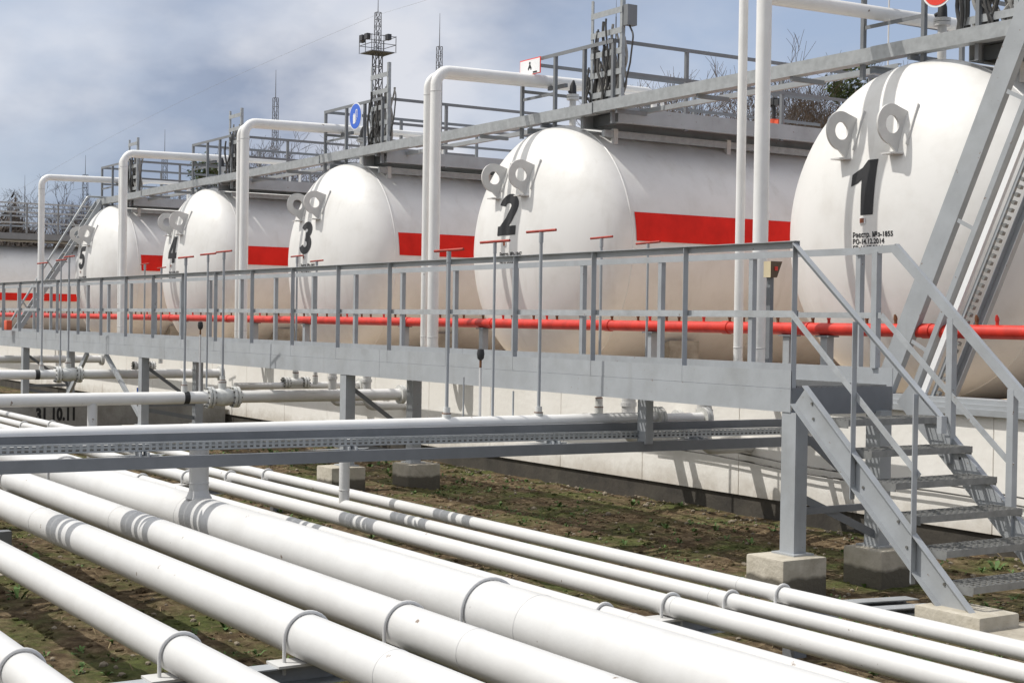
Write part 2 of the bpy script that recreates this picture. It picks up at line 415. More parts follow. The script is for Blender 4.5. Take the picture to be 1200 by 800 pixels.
DIG = {   # bold condensed digits as filled outlines built from strokes, unit height 1
 1: None}
def build_tank(k, cx, label):
    t = thing('storage_tank', (cx, TY, TZ - TR), label, 'tank', 'white cylindrical storage tanks in a row')
    hp = [(-TH * math.cos(a), TR * math.sin(a)) for a in [PI / 2 * i / 22 for i in range(23)]]
    MB().lathe(hp, (cx, TY, TZ), Y, 96).build('front_head', 'tank_white', t, ang=80)
    bp = [(TL + TH * math.cos(a), TR * math.sin(a)) for a in [PI / 2 * (12 - i) / 12 for i in range(13)]]
    prof = [(0.004, TR - .004)] + [(TL * i / 8, TR - .004) for i in range(1, 9)] + bp[1:]
    MB().lathe(prof, (cx, TY, TZ), Y, 96).build('shell', 'tank_white', t, ang=60)
    MB().lathe([(-.012, TR - .002), (-.006, TR + .007), (.006, TR + .007), (.012, TR - .002)], (cx, TY, TZ), Y, 96).build('weld_seam', 'tank_white', t)
    for q in (2.4, 4.8, 7.2, 9.6): MB().lathe([(-.010, TR - .004), (-.005, TR + .002), (.005, TR + .002), (.010, TR - .004)], (cx, TY + q, TZ), Y, 72).build('weld_seam', 'tank_white', t)
    # red band along both sides
    for sgn in (1, -1):
        b = MB(); v = []
        a0 = math.asin((2.895 - TZ) / TR); a1 = math.asin((3.265 - TZ) / TR)
        for yy in (TY + .06, TY + TL):
            for i in range(9):
                a = a0 + (a1 - a0) * i / 8; v.append((cx + sgn * (TR + .004) * math.cos(a), yy, TZ + (TR + .004) * math.sin(a)))
        b.add(v, [(i, i + 1, 10 + i, 9 + i) for i in range(8)])
        b.build('red_stripe', 'stripe_red', t)
    # lifting lugs with a round eye
    for s_ in (-1, 1):
        lx = cx + s_ * .335
        cy, cz, ro, ri = TY - .83, TZ + .97, .195, .088
        yt = head_y(lx, cz + .14, cx) + .04; yb = head_y(lx, cz - .27, cx) + .04
        n = 40; a0, a1 = math.radians(66), math.radians(262)
        outer = [(yt, cz + .13)] + [(cy + ro * math.cos(a0 + (a1 - a0) * i / 24), cz + ro * math.sin(a0 + (a1 - a0) * i / 24)) for i in range(25)] + [(yb - .06, cz - .265)] + [(yb + (yt - yb) * q / 14, cz - .26 + .39 * q / 14) for q in range(14)]
        # ring of quads: pair the outline with the hole
        m_ = len(outer); ctr = (cy, cz); v = []; f = []
        outer = [outer[i] for i in range(m_)]
        for th in (-.011, .011):
            for (py, pz) in outer: v.append((lx + th, py, pz))
            for (py, pz) in outer:
                a = math.atan2(pz - cz, py - cy); v.append((lx + th, cy + ri * math.cos(a), cz + ri * math.sin(a)))
        for i in range(m_):
            j = (i + 1) % m_
            f += [(i, j, m_ + j, m_ + i), (2 * m_ + i, 3 * m_ + i, 3 * m_ + j, 2 * m_ + j), (i, 2 * m_ + i, 2 * m_ + j, j), (m_ + i, m_ + j, 3 * m_ + j, 3 * m_ + i)]
        lug = MB().add(v, f).build('lifting_lug', 'lug_white', t, ang=30)
        b = MB()
        b.box(lx - .08, lx + .08, yb - .17, yb - .01, cz - .285, cz - .27)
        b.build('foot_plate', 'lug_white', lug, smooth=False)
        b = MB(); b.bar((lx + .11, head_y(lx + .11, cz + .2, cx) - .004, cz + .2), (lx + .11, head_y(lx + .11, cz - .2, cx) - .004, cz - .2), .012, .05, X)
        b.build('stiffener', 'lug_white', lug, smooth=False)
    # number
    me = digit_mesh(k)
    on_head('tank_number', me, cx, cx + .01, 3.20 + (.07 if k == 2 else 0), t, 'ink', sx=1.18, sz=.90)
    # small lettering and the maker's plate
    y0 = head_y(cx, 2.88, cx)
    b = MB(); b.box(cx - .035, cx + .035, y0 - .012, y0 - .004, 2.845, 2.905); b.build('plate_rim', 'sign_white', t, smooth=False)
    b = MB(); b.box(cx - .026, cx + .026, y0 - .016, y0 - .0125, 2.852, 2.898); b.build('name_plate', 'plate_brown', t, smooth=False)
    for i, s_ in enumerate(('Реєстр. №з-18%d' % (55 - k * 4 if k > 1 else 55), 'ВО-14.12.2014', 'ГВ-16.07.2016')):
        me = text_mesh(s_, .068, 1.05, .0022)
        xs = [v.co.x for v in me.vertices]; w = max(xs) - min(xs)
        on_head('lettering', me, cx, cx - .13 + w / 2 * .92, 2.735 - i * .065, t, 'ink', sx=.92, off=.003)
    # nozzles along the top
    b = MB(); zt = TZ + TR
    for (yy, r, h) in ((TY + .22, .045, .38), (TY + 3.9, .06, .18)):
        b = MB(); b.cyl((cx, yy, zt - .05), (cx, yy, zt + h), r, 20); b.cyl((cx, yy, zt + h), (cx, yy, zt + h + .035), r * 1.9, 24)
        b.cyl((cx, yy, zt + h + .04), (cx, yy, zt + h + .075), r * 1.9, 24)
        nz = b.build('nozzle', 'pipe_white', t)
    b = MB(); h = .38; b.tube([(cx, TY + .22, zt + h + .075), (cx, TY + .22, zt + h + .19), (cx + .01, TY + .22, zt + h + .27)], [.05, .045, .012], 14); b.cyl((cx - .09, TY + .22, zt + h + .12), (cx, TY + .22, zt + h + .14), .022, 10)
    b.build('vent_cap', 'bracket_black', nz)
    b = MB(); b.cyl((cx, TY + 3.9, zt + .255), (cx, TY + 3.9, zt + .42), .10, 16); b.box(cx - .16, cx + .16, TY + 3.84, TY + 3.96, zt + .33, zt + .40)
    b.build('gauge_head', 'orange_red', nz)
    b = MB(); b.box(cx - .14, cx - .05, TY + 3.83, TY + 3.97, zt + .62, zt + .72); b.box(cx - .03, cx + .06, TY + 3.83, TY + 3.97, zt + .64, zt + .74); b.box(cx + .08, cx + .17, TY + 3.83, TY + 3.97, zt + .62, zt + .71); b.cyl((cx, TY + 3.9, zt + .42), (cx, TY + 3.9, zt + .64), .03, 10)
    b.build('gauge_box', 'bracket_black', nz, smooth=False)
    return t

def stroke_digit(segs, w):
    # 2D union of ribbons along polylines; returned as a flat mesh at z = 0
    b = MB()
    for pts in segs:
        p = [Vector((q[0], q[1])) for q in pts]; L = []; Rr = []
        for i in range(len(p)):
            d = (p[min(i + 1, len(p) - 1)] - p[max(i - 1, 0)]).normalized(); n = Vector((-d.y, d.x))
            L.append(p[i] + n * w / 2); Rr.append(p[i] - n * w / 2)
        v = [(q.x, q.y, 0) for q in L + Rr]; m_ = len(p)
        b.add(v, [(i, i + 1, m_ + i + 1, m_ + i) for i in range(m_ - 1)])
    me = bpy.data.meshes.new('digit'); me.from_pydata(b.v, [], b.f); return me
def arc(cx, cy, rx, ry, a0, a1, n=14):
    return [(cx + rx * math.cos(math.radians(a0 + (a1 - a0) * i / n)), cy + ry * math.sin(math.radians(a0 + (a1 - a0) * i / n))) for i in range(n + 1)]
def digit_mesh(k):
    w = .15
    if k == 1:
        v = [(.10, -.30), (.10, .30), (-.01, .30), (-.06, .22), (-.17, .15), (-.17, .02), (-.10, .05), (-.035, .10), (-.035, -.30)]
        me = bpy.data.meshes.new('digit'); me.from_pydata([(a, c, 0) for a, c in v], [], [(0, 1, 2, 3, 7, 8), (3, 4, 5, 6, 7)]); return me
    if k == 2:
        s = [arc(0, .125, .125, .115, 175, -20, 16) + [(.09, .02), (.03, -.09), (-.07, -.20), (-.115, -.245)], [(-.185, -.24), (.19, -.24)]]
        return stroke_digit(s, w * .93)
    if k == 3:
        s = [arc(-.005, .14, .115, .10, 165, -90, 14), arc(-.005, -.115, .13, .125, 90, -165, 16)]
        return stroke_digit(s, w * .9)
    if k == 4:
        s = [[(.075, .30), (.075, -.30)], [(.055, .29), (-.15, -.10)], [(-.2, -.13), (.2, -.13)]]
        return stroke_digit(s, w * .85)
    s = [[(.15, .25), (-.115, .25)], [(-.095, .28), (-.12, -.01)], arc(-.005, -.09, .125, .145, 140, -165, 18)]
    return stroke_digit(s, w * .88)

for k, (cx, lab) in enumerate(zip(TX, (
        'white cylindrical tank numbered 1, nearest and largest, behind the steep grey ladder',
        'white cylindrical tank numbered 2 with a long red side stripe',
        'white cylindrical tank numbered 3 between tanks 2 and 4',
        'white cylindrical tank numbered 4, second smallest in the numbered row',
        'white cylindrical tank numbered 5, farthest of the numbered row'))):
    build_tank(k + 1, cx, lab)
# a tank of the next group, only its side in view
cx = -60.5
t = thing('storage_tank', (cx, TY, TZ - TR), 'distant unnumbered white tank with red stripe at the left edge', 'tank', 'white cylindrical storage tanks in a row')
hp = [(-TH * math.cos(a), TR * math.sin(a)) for a in [PI / 2 * i / 12 for i in range(13)]]
MB().lathe(hp + [(8.0, TR), (8.0 + TH, 0)], (cx, TY, TZ), Y, 64).build('shell', 'tank_white', t, ang=60)
b = MB(); v = []
for yy in (TY + .06, TY + 8.0):
    for i in range(5):
        a = -.06 + .26 * i / 4; v.append((cx + 1.703 * math.cos(a), yy, TZ - .35 + 1.703 * math.sin(a)))
b.add(v, [(i, i + 1, 6 + i, 5 + i) for i in range(4)]); b.build('red_stripe', 'stripe_red', t)

# saddles under the tanks
for cx, wh in zip(TX, ('tank 1', 'tank 2', 'tank 3', 'tank 4', 'tank 5')):
    for yy in (TY + .9,):
        b = MB()
        pts = [(1.35, .9), (1.35, 1.62)] + [(1.72 * math.cos(a), TZ + 1.72 * math.sin(a)) for a in [math.radians(-46 - 88 * i / 14) for i in range(15)]] + [(-1.35, 1.62), (-1.35, .9)]
        b.prof((cx, yy, 0), (cx, yy + .5, 0), pts, X, Z)
    tag(b.build('tank_saddle', 'concrete', smooth=False), 'concrete cradle carrying white %s from below' % wh, 'saddle', 'concrete cradles under the tanks')

# ------------------------------------------------------------------ gooseneck pipes
GY = 9.95
GX = [(-11.09, -11.39), (-17.50, -17.74), (-24.00, -24.24), (-30.33, -30.52), (-36.40, None)]
GZT = [5.52, 5.16, 5.14, 5.16, 5.11]
for i, ((xa, xb), zt) in enumerate(zip(GX, GZT)):
    n_ = i + 1
    for thin, xx in ((False, xa), (True, xb)):
        if xx is None: continue
        r = .075 if not thin else .046
        z_ = zt if not thin else zt - .02
        yend = TY + (1.95 if not thin else 2.3)
        lab = ('thick white gooseneck pipe rising beside tank %d and bending over its top' % n_) if not thin else ('thin white gooseneck pipe standing close left of the thick one at tank %d' % n_)
        t = thing('gooseneck_pipe', (xx, GY, 1.3), lab, 'pipe', 'white gooseneck pipes bending over the tanks')
        pts = rounded([(xx, GY + .55, 1.33), (xx, GY, 1.33), (xx, GY, z_), (xx, TY + .75, z_ + .04)], .2)
        MB().tube(pts, r, 22).build('pipe', 'riser_white', t, ang=50)
        r2 = r * .62
        b = MB(); b.tube([(xx, TY + .75, z_ + .04), (xx, TY + .95, z_ + .055)], [r, r2], 22)
        b.tube(rounded([(xx, TY + .95, z_ + .055), (xx, yend, z_ + .06), (xx, yend, TZ + TR - .06)], .14), r2, 18)
        b.cyl((xx, yend, TZ + TR + .02), (xx, yend, TZ + TR + .06), r2 * 1.9, 20)
        b.build('top_run', 'riser_white', t, ang=50)
        if i == 0 and not thin: MB().tube([(xx, GY + .03, 5.03), (xx, TY + 2.6, 5.10)], r * .95, 20).build('branch', 'riser_white', t, ang=50)
        b = MB()
        for zz in (1.62, z_ - .28): b.lathe([(-.006, r - .001), (-.003, r + .004), (.003, r + .004), (.006, r - .001)], (xx, GY, zz), Z, 24)
        build_each(b, 'weld_bead', 'pipe_white', t)
        if not thin:
            b = MB(); b.bar((xx - .02, TY + .12, z_ - r + .0), (xx + .4, TY + .12, z_ - r - .0), .05, .05, Z); build_each(b, 'bracket', 'grey_dark', t, smooth=False)

# header pipe the goosenecks come out of, low behind the walkway
t = tag(MB().tube([(-44, 9.98, 1.20), (-9.75, 9.98, 1.20)], .048, 14).build('header_pipe', 'pipe_white'), 'thin level white pipe running behind the walkway along the cream wall', 'pipe')

# ------------------------------------------------------------------ red sprinkler pipe
RY, RZ, RR = 10.5, 1.815, .062
t = thing('sprinkler_pipe', (-20, RY, 1.24), 'bright red water pipe with spray nozzles running in front of the tanks', 'pipe')
MB().tube([(-60, RY, RZ), (-3, RY, RZ)], RR, 20).build('pipe', 'pipe_red', t)
b = MB()
for xx in (-9.45, -11.0, -12.2, -14.3, -16.9, -19.2, -22.4, -26, -29): b.lathe([(-.05, RR), (-.05, RR + .008), (.05, RR + .008), (.05, RR)], (xx, RY, RZ), X, 20)
build_each(b, 'coupling', 'pipe_red', t)
xx = -7.6; nn = 0
while xx > -44 and nn < 98:
    b = MB(); b.cyl((xx, RY, RZ + RR - .004), (xx, RY, RZ + RR + .035), .015, 8)
    b.tube([(xx, RY, RZ + RR + .035), (xx, RY - .004, RZ + RR + .06), (xx, RY - .012, RZ + RR + .085)], [.02, .018, .008], 8)
    b.build('spray_nozzle', 'rust' if nn % 3 else 'pipe_red', t)
    xx -= rnd.choice((.22, .30, .36, .42, .5)); nn += 1
for xx, lab in zip((-10.72, -11.25, -13.48, -17.1, -19.28, -22.65, -24.77, -28.3), (
        'grey post carrying the red pipe beside the top of the stair', 'grey post carrying the red pipe just left of the thick white gooseneck of tank 1',
        'grey post carrying the red pipe between tanks 1 and 2', 'grey post carrying the red pipe under the figure 2',
        'grey post carrying the red pipe between tanks 2 and 3', 'grey post carrying the red pipe just right of the figure 3',
        'grey post carrying the red pipe right of the goosenecks of tank 3', 'grey post carrying the red pipe between tanks 4 and 5')):
    t = thing('pipe_post', (xx, RY, 1.235), lab, 'post', 'posts carrying the red pipe')
    MB().box(xx - .045, xx + .045, RY - .045, RY + .045, 1.235, RZ - RR - .014).build('post', 'grey_paint', t, smooth=False)
    MB().box(xx - .09, xx + .09, RY - .07, RY + .07, RZ - RR - .014, RZ - RR + .001).build('saddle_plate', 'grey_dark', t, smooth=False)

# ------------------------------------------------------------------ lower walkway
YF, YB, DZ = 7.70, 8.75, 1.405
XE, XL = -8.22, -46.0
w = thing('walkway', (-20, 8.2, GZ), 'long grey steel walkway with guard rails in front of the tanks', 'walkway')
PX = [XE - 1.262 * i for i in range(0, 30)]
# side boards: channel below, toe board above
def side_board(yy, out):
    b = MB(); x0 = XE - .0
    seg = [x0, -14.7, -21.5, -28.4, -35.2, XL]
    for a, c in zip(seg, seg[1:]):
        a_ = a if a == x0 else a - .006
        b.box(c, a_, yy - .003, yy + .003, 1.385, 1.515) if out else b.box(c, a_, yy - .003, yy + .003, 1.385, 1.53)
    b.build('toe_board', 'grey_paint', w, smooth=False)
    b = MB(); s_ = 1 if out else -1
    for a, c in zip(seg, seg[1:]):
        a_ = a if a == x0 else a - .006
        b.channel((c, yy - s_ * .006, 1.21), (a_, yy - s_ * .006, 1.21), Z, Y * s_, .172, .06, .007)
    b.build('side_beam', 'grey_paint', w, smooth=False)
side_board(YF, True); side_board(YB, False)
x = XL + .4
while x < XE: MB().box(x, x + .045, YF + .06, YB - .06, 1.22, 1.375).build('cross_member', 'grey_dark', w, smooth=False); x += 1.15
b = MB(); x = XE - .01
while x > XL:
    st_ = .042 if x > -20 else .09
    b.bar((x, YF + .06, DZ - .012), (x, YB - .06, DZ - .012), .012 if x > -20 else .03, .022, X); x -= st_
yy = YF + .08
while yy < YB - .06: b.bar((XL, yy, DZ - .013), (XE, yy, DZ - .013), .010, .016, Y); yy += .058
b.build('deck_grating', 'tread_steel', w, smooth=False)
# end beam above the stair
MB().channel((XE + .005, YF + .01, 1.19), (XE + .005, YB - .01, 1.19), Z, -X, .20, .06, .007).build('end_beam', 'grey_dark', w, smooth=False)
# front posts are angles whose web looks to the right; back posts are square angles
for i, xx in enumerate(PX):
    b = MB(); b.angle((xx, YF + .045, 1.255), (xx, YF + .045, 2.455), -X, -Y, .05, .005); b.build('post', 'grey_paint', w, smooth=False)
for i, xx in enumerate(PX):
    xx = xx - .36
    b = MB(); b.angle((xx, YB - .0, 1.30), (xx, YB - .0, 2.43), -X, Y, .05, .006); b.build('post', 'grey_paint', w, smooth=False)
MB().angle((XL, YF + .052, 2.468), (XE + .01, YF + .052, 2.468), -Y, -Z, .055, .006).build('top_rail', 'grey_paint', w, smooth=False)
MB().angle((XL, YB - .004, 2.468), (XE - .15, YB - .004, 2.468), Y, -Z, .055, .006).build('top_rail', 'grey_paint', w, smooth=False)
MB().bar((XL, YF + .055, 1.935), (XE, YF + .055, 1.935), .045, .006, Z).build('mid_rail', 'grey_paint_worn', w, smooth=False)
MB().bar((XL, YB - .01, 1.935), (XE - .12, YB - .01, 1.935), .045, .006, Z).build('mid_rail', 'grey_paint_worn', w, smooth=False)
# columns, cross braces and their footings
COLX = [(-8.24, 'beside the foot of the grey stair'), (-15.60, 'behind the white riser pipe at the middle'), (-22.6, 'at the left behind the flanged valve'), (-29.4, 'farthest left below the walkway')]
def footing(x, y, lab, top=.165, wx=.4, wy=.43, m='footing'):
    b = MB(); b.box(x - wx / 2, x + wx / 2, y - wy / 2, y + wy / 2, GZ - .2, top)
    o = b.build('concrete_footing', m, smooth=True, bevel=.018, ang=40)
    return tag(o, lab, 'footing', 'concrete blocks under the walkway columns')
def footing_material():
    m = mat('footing', (.50, .46, .385), .9, col2=(.36, .325, .26), vscale=5, bump=.35, bscale=30)
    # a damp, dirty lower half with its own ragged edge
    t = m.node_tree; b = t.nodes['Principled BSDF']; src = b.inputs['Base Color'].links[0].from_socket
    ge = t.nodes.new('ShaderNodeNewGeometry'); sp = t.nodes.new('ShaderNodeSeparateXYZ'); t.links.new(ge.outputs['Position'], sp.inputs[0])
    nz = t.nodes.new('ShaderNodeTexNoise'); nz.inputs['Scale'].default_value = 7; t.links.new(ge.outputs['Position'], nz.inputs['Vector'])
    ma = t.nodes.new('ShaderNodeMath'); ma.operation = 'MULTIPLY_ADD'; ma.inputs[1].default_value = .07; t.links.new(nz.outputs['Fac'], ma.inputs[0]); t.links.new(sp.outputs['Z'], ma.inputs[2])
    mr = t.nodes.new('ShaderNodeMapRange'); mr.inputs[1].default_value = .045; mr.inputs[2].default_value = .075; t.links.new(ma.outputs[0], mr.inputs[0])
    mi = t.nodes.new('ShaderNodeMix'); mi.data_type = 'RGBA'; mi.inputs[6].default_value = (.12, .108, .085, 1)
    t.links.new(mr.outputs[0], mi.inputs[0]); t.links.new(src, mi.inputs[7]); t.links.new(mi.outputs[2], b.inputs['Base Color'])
footing_material()
for xx, lab in COLX:
    y1, y2 = YF + .06, YB - .12
    b = MB(); b.box(xx - .075, xx + .075, y1 - .06, y1 + .06, .165, 1.208); b.build('column', 'grey_paint', w, smooth=False)
    b = MB(); b.box(xx - .075, xx + .075, y2 - .06, y2 + .06, .165, 1.208); b.build('column', 'grey_paint', w, smooth=False)
    b = MB(); b.bar((xx + .03, y1 + .05, 1.05), (xx + .03, y2 - .05, .50), .05, .006, Z); b.bar((xx + .03, y1 + .06, .48), (xx + .03, y2 - .06, .48), .05, .03, Z); b.bar((xx + .03, y1 + .05, .58 if xx > -9 else .40), (xx + .03, y2 - .05, .26), .06, .006, Z)
    build_each(b, 'brace', 'grey_dark', w, smooth=False)
    b = MB(); b.box(xx - .12, xx + .12, y1 - .1, y1 + .1, .1655, .178); b.box(xx - .12, xx + .12, y2 - .1, y2 + .1, .1655, .178)
    build_each(b, 'base_plate', 'grey_paint_worn', w, smooth=False)
    footing(xx + .02, y1 - .08, 'front concrete block under the walkway column ' + lab)
    footing(xx + .04, y2 + .02, 'rear concrete block under the walkway column ' + lab)
# hanging post that meets the cable rack
MB().box(-10.52, -10.40, 8.05, 8.13, .80, 1.21).build('hanger_post', 'grey_paint', w, smooth=False)
# long diagonal brace seen on the left
b = MB(); b.bar((-24.6, YF + .1, 1.2), (-22.9, YF + .1, .3), .07, .05, X); b.bar((-26.9, YF + .1, .3), (-25.6, YF + .1, 1.2), .09, .05, X)
build_each(b, 'brace', 'grey_paint', w, smooth=False)

# ------------------------------------------------------------------ stair
st = thing('steel_stair', (-7.4, 8.2, GZ), 'grey steel stair with grated treads and sloping hand rails at the walkway end', 'stair')
P0, P1 = Vector((-8.06, 0, 1.40)), Vector((-6.50, 0, .015))
sd = (P1 - P0).normalized(); sn = Vector((-sd.z, 0, sd.x))    # sn points up-right
for yy, lo, fl in ((YF, P1, 1), (YB, P1 + Vector((.02, 0, -.02)), -1)):
    a = Vector((P0.x, yy, P0.z)); c = Vector((lo.x, yy, lo.z))
    b = MB(); b.channel(a - sn * .17, c - sn * .17, sn, Y * (-fl), .19, .055, .007)
    b.build('stringer', 'grey_paint', st, smooth=False)
    b = MB(); 
    for q in (.06, .1, .34, .42, .6, .68, .86):
        p = a + (c - a) * q - sn * (.04 if q not in (.1, .42, .68) else .11); b.cyl(p - Y * .014 * fl, p + Y * .0 , .011, 8)
    build_each(b, 'bolt', 'bolt', st)
for i in range(6):
    zt = 1.19 - .2 * i + .0; xx = -8.16 + (P0.z - zt - .02) / (P0.z - P1.z) * (P1.x - P0.x) + .16
    t_ = MB()
    y1, y2 = YF + .012, YB - .012
    t_.box(xx + .13, xx + .137, y1, y2, zt - .045, zt + .001); t_.box(xx - .12, xx - .113, y1, y2, zt - .045, zt + .001)
    t_.box(xx - .113, xx + .13, y1, y1 + .006, zt - .06, zt); t_.box(xx - .113, xx + .13, y2 - .006, y2, zt - .06, zt)
    tr = t_.build('tread', 'tread_steel', st, smooth=False)
    b = MB(); n = 17
    for k in range(n):
        yy = y1 + (y2 - y1) * (k + .5) / n; b.box(xx - .113, xx + .13, yy - .0025, yy + .0025, zt - .005, zt + .003)
    for k in range(5):
        x_ = xx - .113 + .243 * (k + .5) / 5; b.box(x_ - .003, x_ + .003, y1, y2, zt - .006, zt + .001)
    b.build('grating', 'tread_steel', tr, smooth=False)
# hand rails
def rail_line(x, off): return P0.z + (x - P0.x) / (P1.x - P0.x) * (P1.z - P0.z) + off
for yy, side in ((YF - .012, 'front'), (YB - .02, 'back')):
    top0 = Vector((XE if side == 'front' else -8.21, yy, 2.45)); 
    end = Vector((-6.81 if side == 'front' else -6.62, yy, 1.27 if side == 'front' else 1.04))
    b = MB()
    if side == 'front':
        b.angle(top0 + Vector((0, .05, 0)), end + Vector((0, .05, 0)), Vector((0, -1, 0)), Vector((sd.z, 0, -sd.x)).normalized(), .05, .006)
        b.box(end.x - .02, end.x + .02, yy, yy + .05, end.z - .115, end.z + .0)
    else:
        b.bar(top0, end, .075, .006, Z); b.bar(Vector((-8.62, yy + .008, 2.44)), top0 + Vector((.01, .008, 0)), .06, .006, Z)
        b.bar(top0 + Vector((0, .03, .034)), end + Vector((0, .03, .034)), .05, .006, Y)
    b.build('hand_rail', 'grey_paint', st, smooth=False)
    m0 = Vector((XE, yy, 1.935)) if side == 'front' else Vector((-8.33, yy, 1.935)); m1 = Vector((-6.97, yy, .86)) if side == 'front' else Vector((-7.06, yy, .88))
    MB().bar(m0, m1, .045, .006, Z).build('mid_rail', 'grey_paint_worn', st, smooth=False)
    for xx in ((-7.55, -6.985) if side == 'front' else (-8.38, -7.62, -7.06)):
        ztop = top0.z + (xx - top0.x) / (end.x - top0.x) * (end.z - top0.z) if xx > -8.3 else 2.44
        zb = rail_line(xx, -.02) - .12
        b = MB()
        if side == 'front': b.angle((xx, yy - .004, zb - .16), (xx, yy - .004, ztop - .01), -X, -Y, .045, .006)
        else: b.box(xx - .055, xx + .0, yy - .005, yy + .05, zb - .02, ztop - .01)
        b.build('rail_post', 'grey_paint', st, smooth=False)
footing(-6.62, YF + .06, 'low concrete block under the foot of the grey stair', .035, .54, .38, 'concrete_pale')
footing(-6.6, YB + .02, 'low concrete block under the rear foot of the grey stair', .02, .52, .3, 'concrete_pale')
tag(MB().box(-6.46, 2, 7.42, 9.4, GZ - .2, -.055).build('pavement', 'concrete', smooth=False), 'pale concrete paving at the stair foot', kind='structure')
for i, (x0, y0) in enumerate(((-7.62, 7.60), (-7.36, 7.52))):
    b = MB(); b.channel((x0, y0, -.06), (x0 + .12, y0 + .55, -.06), -Z, X, .05, .13, .008)
    tag(b.build('steel_channel', 'grey_paint', smooth=False), ('short grey steel channel lying in the soil nearest the stair foot block', 'short grey steel channel lying in the soil behind its twin')[1 - i], 'steel channel', 'steel channels on the soil')

# ------------------------------------------------------------------ steep ladder to tank 1 gallery
ld = thing('steep_ladder', (-9.9, 10.5, 1.235), 'steep grey ladder stair leaning past tank 1 up to the gallery', 'ladder')
A0 = Vector((-9.93, 0, 1.24)); A1 = Vector((-8.13, 0, 5.05)); ad = (A1 - A0).normalized(); an = Vector((ad.z, 0, -ad.x))
yy = 10.42
a = Vector((A0.x, yy, A0.z)); c = Vector((A1.x, yy, A1.z))
MB().channel(a - an * .10, c - an * .10, an, Y, .205, .07, .007).build('wide_channel', 'grey_paint', ld, smooth=False)
a2 = a + an * .30 - ad * .0; c2 = c + an * .30
MB().channel(a2 - ad * .10, c2, an, Y, .055, .09, .006).build('stringer', 'grey_paint', ld, smooth=False)
MB().bar(a2 + an * .135 - ad * .2 + Y * .03, c2 + an * .135 + Y * .03, .055, .04, an).build('hand_rail', 'sign_white', ld, smooth=False)
MB().bar(a2 + an * .215 - ad * .2 + Y * .06, c2 + an * .215 + Y * .06, .03, .03, an).build('hand_rail', 'grey_paint', ld, smooth=False)
MB().channel(a2 + Y * .55 - ad * .1, c2 + Y * .55, an, -Y, .10, .06, .006).build('stringer', 'grey_paint', ld, smooth=False)
for q in (.14, .42, .70): MB().bar(a + (c - a) * q + an * .12 + Y * .004, a + (c - a) * q + an * .305 + Y * .004, .035, .006, ad).build('bracket', 'grey_paint', ld, smooth=False)
L = (A1 - A0).length
n_ = 60
for i in range(1, n_):
    p = a2 + an * .262 - ad * .2 + ad * (L * i / n_)
    MB().bar(p + Y * .05, p + Y * .09, .03, .032, ad).build('tooth', 'tread_steel', ld, smooth=False)

# ladder at tank 5
ld = thing('steep_ladder', (-36.8, 9.6, 1.4), 'distant grey ladder stair climbing past tank 5 to the gallery end', 'ladder')
for xx in (-36.55, -36.95):
    b = MB(); b.bar((xx, 9.45, 1.4), (xx, 11.45, 4.62), .10, .05, Y); b.build('stringer', 'grey_paint', ld, smooth=False)
    if xx < -36.7: continue
    b = MB(); b.tube(rounded([(xx, 9.2, 1.5), (xx, 11.1, 4.72), (xx, 11.9, 4.72)], .1, 4), .025, 8)
    for q in (.15, .45, .75): b.bar((xx, 9.45 + 2 * q, 1.4 + 3.22 * q), (xx, 9.3 + 1.95 * q - .05, 1.4 + 3.22 * q + .30), .03, .03, X)
    b.build('hand_rail', 'galvanised', ld)
for i in range(1, 15):
    q = i / 15; MB().box(-36.93, -36.57, 9.40 + 2 * q, 9.56 + 2 * q, 1.4 + 3.22 * q - .012, 1.4 + 3.22 * q + .012).build('tread', 'tread_steel', ld, smooth=False)

# ------------------------------------------------------------------ upper gallery
tr = thing('cable_tray', (-20, 11.45, 4.55), 'long galvanised cable trunking running across the front of all five tank galleries', 'cable tray')
segs = [(-36.9, -33.6, 4.545), (-33.61, -29.3, 4.56), (-29.31, -24.2, 4.55), (-24.21, -20.9, 4.565), (-20.91, -16.0, 4.55), (-16.01, -11.1, 4.562), (-11.11, -6.0, 4.565)]
for i, (a, c, z0) in enumerate(segs):
    yo = 11.42 + (.012 if i % 2 else 0)
    MB().channel((a, yo, z0), (c, yo, z0), Z, Y, .145, .14, .004).build('trunking', 'galvanised', tr, smooth=False)
    b = MB()
    x = a + .5
    while x < c:
        b.bar((x, yo + .02, z0 - .025), (x, yo + .50, z0 - .025), .05, .04, Z); x += 1.6
    build_each(b, 'bracket', 'grey_dark', tr, smooth=False)

